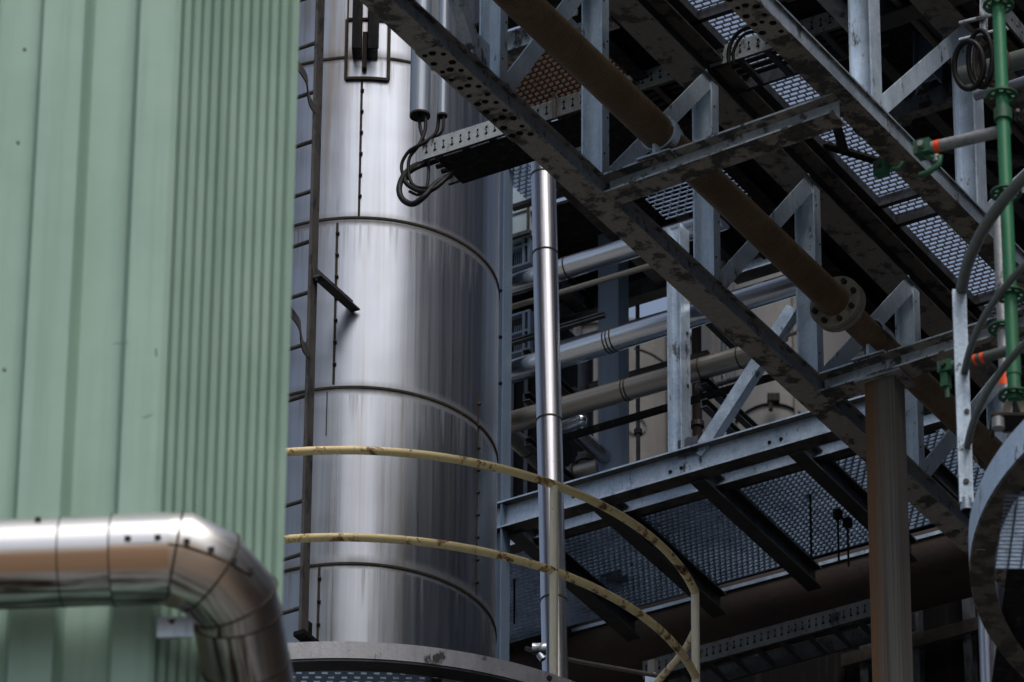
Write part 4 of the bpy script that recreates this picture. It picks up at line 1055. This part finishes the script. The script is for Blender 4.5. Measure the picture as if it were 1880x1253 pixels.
# cabinets seen between the silo and the riser
for px0, py0, hh, lab in ((950, 395, .28, 'pale rust-stained steel cabinet high beside the silo edge'),):
    t = thing('cabinet', lab, 'cabinet', R(px0, 455, .55))
    c = R(948, 392, .55); mb = MB(); mb.box(c+U*.1, (U, W, Z), (.10, .085, .155)); mb.build('cabinet_body', 'cabinet', t)
    mb = MB(); mb.box(c-U*.003-Z*.005, (U, W, Z), (.003, .088, .006)); mb.box(c-U*.003-Z*.155, (U, W, Z), (.012, .095, .012)); mb.box(c-U*.003+W*.08, (U, W, Z), (.006, .006, .15)); mb.build('cabinet_edge', 'dark', t)
for py, lab in ((458, 'upper louvred blue-grey panel frame below the pale cabinet'), (615, 'lower louvred blue-grey panel frame above the middle horizontal pipe')):
    t = thing('louvred_panel', lab, 'panel', R(950, py+30, .6))
    c = R(950, py, .6); mb = MB()
    for dw in (-.085, .05, .085): mb.box(c+W*dw, (U, W, Z), (.02, .008, .13))
    for dz in (-.125, .0, .125): mb.box(c+Z*dz, (U, W, Z), (.0195, .085, .007))
    mb.build('panel_frame', 'blue', t)
    mb = MB()
    for k in range(8): mb.box(c+U*.03+W*(-.03+.013*k)+Z*.03, (U, W, Z), (.01, .0035, .045)); mb.box(c+U*.03+W*(-.03+.013*k)-Z*.06, (U, W, Z), (.01, .0035, .045))
    mb.build('louvre', 'louvre', t)
    mb = MB(); mb.box(c+U*.08, (U, W, Z), (.01, .10, .14)); mb.build('back_plate', 'black', t)

# ================================================================== round platform at the right edge
CRt = atd(2690, 985, 24.9); RR = 1.887
def zr_(py): return plane(1793, py, YF, CRt.y).z
def rpt(a, z, r=RR): return V((CRt.x+r*math.sin(a), CRt.y-r*math.cos(a), z))
za, zc0 = zr_(958), zr_(958)-.135
rp2 = thing('railed_platform', 'round platform with pale curved toe plate and dark hoop rails at the right edge', 'platform', V((CRt.x, CRt.y, zc0)))
EX = V((1, 0, 0))
MB().ringband(V((CRt.x, CRt.y, zc0)), Z, RR-.008, RR, za-zc0, 160, -2.4-PI/2, 1.2-PI/2, EX).build('toe_plate', 'galv', rp2)
MB().ringband(V((CRt.x, CRt.y, zc0-.010)), Z, RR-.095, RR-.006, .009, 160, -2.4-PI/2, 1.2-PI/2, EX).build('rim_angle', 'rim', rp2)
for zz, r_, off in ((zr_(540), .0235, 0), (zr_(692), .0145, .0), (zr_(828), .0145, 0)):
    MB().tube([rpt(-PI/2-.02+1.9*i/80, zz, RR-.0) for i in range(81)], r_, 12).build('hoop_rail', 'rail_dark', rp2)
p = plane(1768, 740, YF, CRt.y-.02)
mb = MB(); zt2 = plane(1757, 535, YF, p.y).z; zb2 = plane(1778, 938, YF, p.y).z
mb.prism(V((p.x, p.y, zb2+.03)), V((p.x, p.y, zt2)), pB(.030, .054), EX, YF); mb.tube([V((p.x, p.y, zb2)), V((p.x, p.y, zb2+.05))], .024, 16); mb.build('rail_post', 'galv_rack', rp2)
rpo_ = [o for o in rp2.children if o.name.startswith('rail_post')][0]
mb = MB(); mb.tube([V((p.x, p.y, zb2-.004)), V((p.x, p.y, zb2+.001))], .017, 16); mb.build('post_end', 'hole', rpo_)
bolts('bolt', 'rivet', rpo_, [(V((p.x+.012, p.y-.014, plane(1768, 760, YF, p.y).z)), -YF, .011, .008), (V((p.x, p.y-.014, zb2+.12)), -YF, .012, .008)])
for dz in (.10, -.02):
    mb = MB(); mb.box(V((p.x+.045, p.y, (zc0+za)/2+dz-.03)), (EX, YF, Z), (.018, .02, .03)); mb.build('post_bracket', 'galv', rp2)
gt = MB()
q = rpt(-PI/2, zc0); x0 = q.x+.10
ya = plane(1850, 905, Z, zc0).y; yb = plane(1850, 1038, Z, zc0).y
grating(gt, V((x0, ya, zc0+.008)), V((0, yb-ya, 0)), V((1.3, 0, 0)), 0, .030, .05, bar=.008, depth=.024, stagger=False); gt.build('floor_grating', 'grate_light', rp2)
mb = MB(); y2 = plane(1850, 800, Z, zc0).y
mb.box(V((x0+.75, (ya+CRt.y-1.5)/2, zc0+.012)), (EX, YF, Z), (.70, abs(ya-CRt.y+1.5)/2, .006)); mb.box(V((x0+.75, yb+.6, zc0+.012)), (EX, YF, Z), (.70, .59, .006)); mb.build('floor_plate', 'black', rp2)

# ================================================================== scaffold
YS = CRt.y-.52
ps = plane(1848, 372, YF, YS); zs0 = plane(1862, 772, YF, YS).z
sf = thing('scaffold_standard', 'bright green scaffold pole with rosette discs and a screw base at the right edge', 'scaffold pole', V((ps.x, ps.y, zs0)))
def sp(z): return V((ps.x, ps.y, z))
def zs(py): return plane(1848, py, YF, YS).z
zj = zs(700)
mb = MB(); mb.tube([sp(zs(735)), sp(zs(-400))], .0255, 20); mb.tube([sp(zs(690)), sp(zs(655))], .029, 20); mb.build('pole', 'green', sf)
def rosette(c, mat, parent, r=.062):
    mb = MB(); mb.ringband(c, Z, r-.014, r, .008, 32); mb.ringband(c, Z, .022, .036, .008, 32)
    for i in range(8):
        q = 2*PI*i/8+.2; d = V((math.cos(q), math.sin(q), 0)); mb.box(c+d*.042+Z*.004, (d, Z.cross(d), Z), (.009, .007, .0035))
    mb.build('rosette', mat, parent)
for py in (12, 178, 357, 543, 728):
    rosette(sp(zs(py)), 'green_dark', sf)
mb = MB()
for s_ in (-1, 1): mb.prism(sp(zs(770))+CR*.045*s_, sp(zs(738))+CR*.022*s_, pB(.012, .03), CR, YF)
mb.build('yoke', 'rust_spot', sf)
mb = MB(); mb.box(sp(zs(775))-CR*.02, (CR, YF, Z), (.075, .06, .006)); mb.box(sp(zs(782))-CR*.085, (CR, YF, Z), (.006, .055, .02)); mb.build('base_plate', 'rust_beam', sf)
mb = MB(); mb.tube([sp(zs(782))-CR*.07-YF*.05, sp(zs(800))-CR*.07-YF*.05], .024, 14); mb.build('jack_nut', 'tube', sf)
# second, grey standard behind
p2 = plane(1842, 610, YF, YS+1.1)
sg = thing('scaffold_standard', 'grey scaffold pole with an orange painted band behind the green one', 'scaffold pole', p2)
def z2(py): return plane(1842, py, YF, p2.y).z
MB().tube([V((p2.x, p2.y, z2(790))), V((p2.x, p2.y, z2(380)))], .0245, 18).build('pole', 'tube', sg)
MB().tube([V((p2.x, p2.y, z2(710))), V((p2.x, p2.y, z2(683)))], .0255, 18).build('painted_band', 'orange', sg)
rosette(V((p2.x, p2.y, z2(605))), 'green_dark', sg)
# ledgers
cl0 = O.dot(U) + cu(ps) + .03
l0 = plane(1700, 274, U, cl0); l1 = plane(1852, 238, U, cl0)
lg = thing('scaffold_tube', 'grey scaffold tube with orange painted end clamped to the right truss chord', 'scaffold tube', l0)
dL = (l1-l0).normalized()
MB().tube([l0+dL*.02, l1], .0245, 18).build('tube', 'tube', lg)
MB().tube([l0+dL*.042, l0+dL*.066], .0252, 18).build('painted_end', 'orange', lg)
k0 = onw(1608, 300, WC)
ck = thing('beam_clamp', 'green girder clamp gripping the right chord at the orange tube end', 'clamp', l0)
mb = MB(); mb.box(l0-dL*.005, (dL, U, Z), (.035, .032, .03)); mb.tube([l0-Z*.03, l0-Z*.03+dL*.03-Z*.02, l0+dL*.06-Z*.055, l0+dL*.055-Z*.085, l0+dL*.01-Z*.11, l0-dL*.03-Z*.115], .012, 10); mb.build('clamp_jaw', 'green_dark', ck)
mb = MB(); mb.tube([l0+dL*.045-Z*.04, l0+dL*.045-Z*.07], .014, 6); bolt(mb, l0-U*.032, -U, .014, .02); mb.build('clamp_bolt', 'tube', ck)
ck2 = thing('beam_clamp', 'dark green girder clamp under the right chord above the walkway grating', 'clamp', onw(1620, 302, WC-.10))
c = onw(1618, 300, WC-.12); mb = MB(); mb.box(c-Z*.03, (W, U, Z), (.03, .025, .035)); mb.tube([c-Z*.05+W*.05, c-Z*.06+W*.09, c-Z*.03+W*.11], .012, 8); mb.build('clamp_jaw', 'green_dark', ck2)
mb = MB(); bolt(mb, c-U*.025-Z*.03, -U, .014, .02); mb.build('clamp_bolt', 'rivet', ck2)
l0 = plane(1738, 676, U, cl0+.7); l1 = plane(1880, 636, U, cl0+.7); dL = (l1-l0).normalized()
lg = thing('scaffold_tube', 'dark scaffold tube with orange paint splashes behind the hoop rails', 'scaffold tube', l0)
MB().tube([l0, l1], .022, 18).build('tube', 'rail_dark', lg)
mb = MB(); mb.tube([l0+dL*.122, l0+dL*.134], .0225, 18); mb.tube([l0+dL*.152, l0+dL*.168], .0225, 18); mb.build('paint_splash', 'orange', lg)
ck3 = thing('beam_clamp', 'green girder clamp on the far cross beam left of the rail post', 'clamp', l0)
mb = MB(); mb.box(l0+dL*.0, (dL, U, Z), (.03, .025, .025)); mb.box(l0-Z*.05-dL*.005, (dL, U, Z), (.015, .02, .04)); mb.tube([l0-Z*.07, l0-Z*.14], .010, 8); mb.build('clamp_jaw', 'green_dark', ck3)
mb = MB(); bolt(mb, l0-U*.025, -U, .012, .02); mb.build('clamp_bolt', 'rivet', ck3)
cc = thing('swivel_coupler', 'rusty double coupler on the green scaffold pole at the right edge', 'coupler', sp(zs(212)))
mb = MB(); mb.ringband(sp(zs(222)), Z, .026, .036, .05, 24); mb.build('coupler_ring', 'green_dark', cc)
mb = MB(); c = sp(zs(213))+CR*.055-YF*.02; mb.sphere(c, .014, 8); mb.sphere(c+CR*.035, .018, 8); mb.tube([c-YF*.02, c+YF*.05], .008, 8); mb.build('coupler_bolt', 'brown_dark', cc)
mb = MB(); mb.tube([c+CR*.05+Z*.01, c+CR*.16+Z*.02], .016, 10); mb.tube([c+CR*.05-Z*.02, c+CR*.16-Z*.03], .016, 10); mb.build('coupler_arm', 'green_dark', cc)

# coil of cables beside the green pole
uc = .35
for k, (cx, cy, rx, ry, r_, mt_, lab) in enumerate(((1779, 120, 27, 44, .013, 'cable', 'black cable coil turn hanging furthest left beside the green pole'), (1800, 108, 22, 52, .012, 'cable', 'tall black cable loop in the middle of the coil beside the green pole'), (1806, 112, 18, 50, .009, 'cable_brown', 'thin brown cable loop just right of the tall middle loop'), (1822, 118, 30, 40, .010, 'cable_brown', 'brownish cable loop largest on the right of the coil'), (1826, 116, 26, 33, .009, 'cable_brown', 'inner brownish cable loop on the right of the coil'))):
    pts = [onu(cx+rx*math.cos(2*PI*i/28), cy+ry*math.sin(2*PI*i/28), uc+.015*k+.03*math.sin(2*PI*i/28)) for i in range(28)]
    o = MB().tube(pts, r_, 8, closed=True).build('cable_coil', mt_, loc=pts[7]); tag(o, lab, 'cable', 'coiled cables hanging by the green scaffold pole')
hb = thing('cable_hanger', 'thin grey hanger frame holding the coiled cables', 'hanger', onu(1790, 60, uc))
for y in (35, 66):
    MB().tube([onu(1762, y+8, uc), onu(1850, y-14, uc)], .010, 10).build('hanger_bar', 'galv_dirty', hb)
MB().prism(onu(1806, 62, uc+.02), onu(1806, -60, uc+.02), pB(.02, .03), W, U).build('hanger_strap', 'galv_dirty', hb)
q = onu(1830, 130, uc-.3)
t = thing('grey_pipe', 'dull grey pipe passing behind the green pole at the upper right', 'pipe', q)
MB().tube([onu(1760, 142, .9), onu(1960, 85, .9)], .045, 24).build('pipe_wall', 'rail_dark', t)
t = thing('blue_tube', 'slim blue-grey tube below the dull grey pipe at the right edge', 'tube', onu(1850, 160, .5))
MB().tube([onu(1790, 178, .5), onu(1960, 122, .5)], .020, 16).build('pipe_wall', 'conduit', t)
t = thing('slanted_tray', 'perforated pale tray slanting down at the top right corner', 'cable tray', onw(1860, 50, 2.0))
a = onw(1848, 28, 2.05); b = onw(1900, 92, 2.05); d = (b-a).normalized()
MB().prism(a-d*.6, b+d*.3, pB(.10, .012), W, W.cross(d)).build('tray_side', 'tray_far', t)
mb = MB()
for k in range(8): 
    c = a+d*(.04+.05*k)+W*.0065; mb.box(c, (W, d, W.cross(d)), (.001, .006, .004))
mb.build('slot', 'hole', t)
t = thing('hanging_post', 'short dim blue-grey steel post hanging behind the right truss diagonal', 'post', onu(1703, 145, 1.6))
MB().prism(onu(1703, 150, 1.6), onu(1703, 40, 1.6), pH(.11, .09, .008, .007), U, W).build('post_body', 'blue', t)

# unseen dark block, added to darken the silo reflection and shade the bridge
nb_ = thing('shade_block', 'unseen dark block added right of the bridge to shade it and darken the silo reflection', 'building', V((23, 20, 0)))
m_ = MB(); m_.box(V((23, 20, 18)), (EX, YF, Z), (10, 20, 17.99)); m_.build('main_block', 'blue_dark', nb_)
for k in range(7):
    m_ = MB(); m_.box(V((12.9, 20, 4+4.4*k)), (EX, YF, Z), (.12, 20.05, .25)); m_.build('shade_block_band', 'dark', nb_)
# ================================================================== sky, sun, camera
w = bpy.data.worlds.new('World'); sc.world = w; w.use_nodes = True
t = w.node_tree; bg = t.nodes['Background']; sky = t.nodes.new('ShaderNodeTexSky'); sky.sky_type = 'NISHITA'; sky.sun_disc = False
SUN_EL, SUN_AZ = math.radians(56), math.radians(164)      # azimuth clockwise from +Y
sky.sun_elevation = SUN_EL; sky.sun_rotation = SUN_AZ; sky.air_density = 1.0; sky.dust_density = 4.0; sky.ozone_density = 1.2
hs = t.nodes.new('ShaderNodeHueSaturation'); hs.inputs['Saturation'].default_value = .78
t.links.new(sky.outputs[0], hs.inputs['Color']); t.links.new(hs.outputs[0], bg.inputs[0])
bg.inputs[1].default_value = .125
sd = V((math.sin(SUN_AZ)*math.cos(SUN_EL), math.cos(SUN_AZ)*math.cos(SUN_EL), math.sin(SUN_EL)))
L = bpy.data.lights.new('sun', 'SUN'); L.energy = 1.4; L.angle = math.radians(24); L.color = (1, .98, .95)
lo = bpy.data.objects.new('sun', L); COL.objects.link(lo); lo.rotation_euler = sd.to_track_quat('Z', 'Y').to_euler(); lo.location = (0, -20, 60)
cd = bpy.data.cameras.new('camera'); cd.sensor_width = 36; cd.lens = 36*FPX/1880; cd.clip_start = .5; cd.clip_end = 2000
cd.dof.use_dof = True; cd.dof.focus_distance = 31.2; cd.dof.aperture_fstop = 6.5
co = bpy.data.objects.new('camera', cd); COL.objects.link(co); sc.camera = co
co.matrix_world = Matrix(((CR.x, CU.x, -CD.x, CAM.x), (CR.y, CU.y, -CD.y, CAM.y), (CR.z, CU.z, -CD.z, CAM.z), (0, 0, 0, 1)))
sc.view_settings.view_transform = 'Standard'; sc.view_settings.look = 'None'; sc.view_settings.gamma = 1; sc.view_settings.exposure = .12
sc.render.engine = 'CYCLES'; sc.cycles.use_denoising = True; sc.cycles.max_bounces = 8

# repeats share a group
GR = {'horizontal_pipe': 'shiny horizontal pipes on the rack', 'shaded_pipe': 'pipes running in the shade behind the rack pipes', 'vertical_pipe': 'vertical pipes behind the rack', 'hanging_conduit': 'conduits hanging in front of the silo', 'scaffold_standard': 'scaffold poles at the right edge', 'scaffold_tube': 'scaffold tubes clamped to the bridge', 'beam_clamp': 'girder clamps on the bridge', 'storage_vessel': 'vessels behind the rack', 'hung_pipe': 'pipes hung under the bridge deck', 'louvred_panel': 'louvred panels beside the silo edge', 'pipe_saddle': 'saddles under the rusty pipe', 'valve': 'small valves behind the bridge', 'cable': 'cables looping at the tray ends'}
for o in sc.objects:
    if o.parent is None and not o.get('group'):
        k = o.name.split('.')[0]
        if k in GR: o['group'] = GR[k]
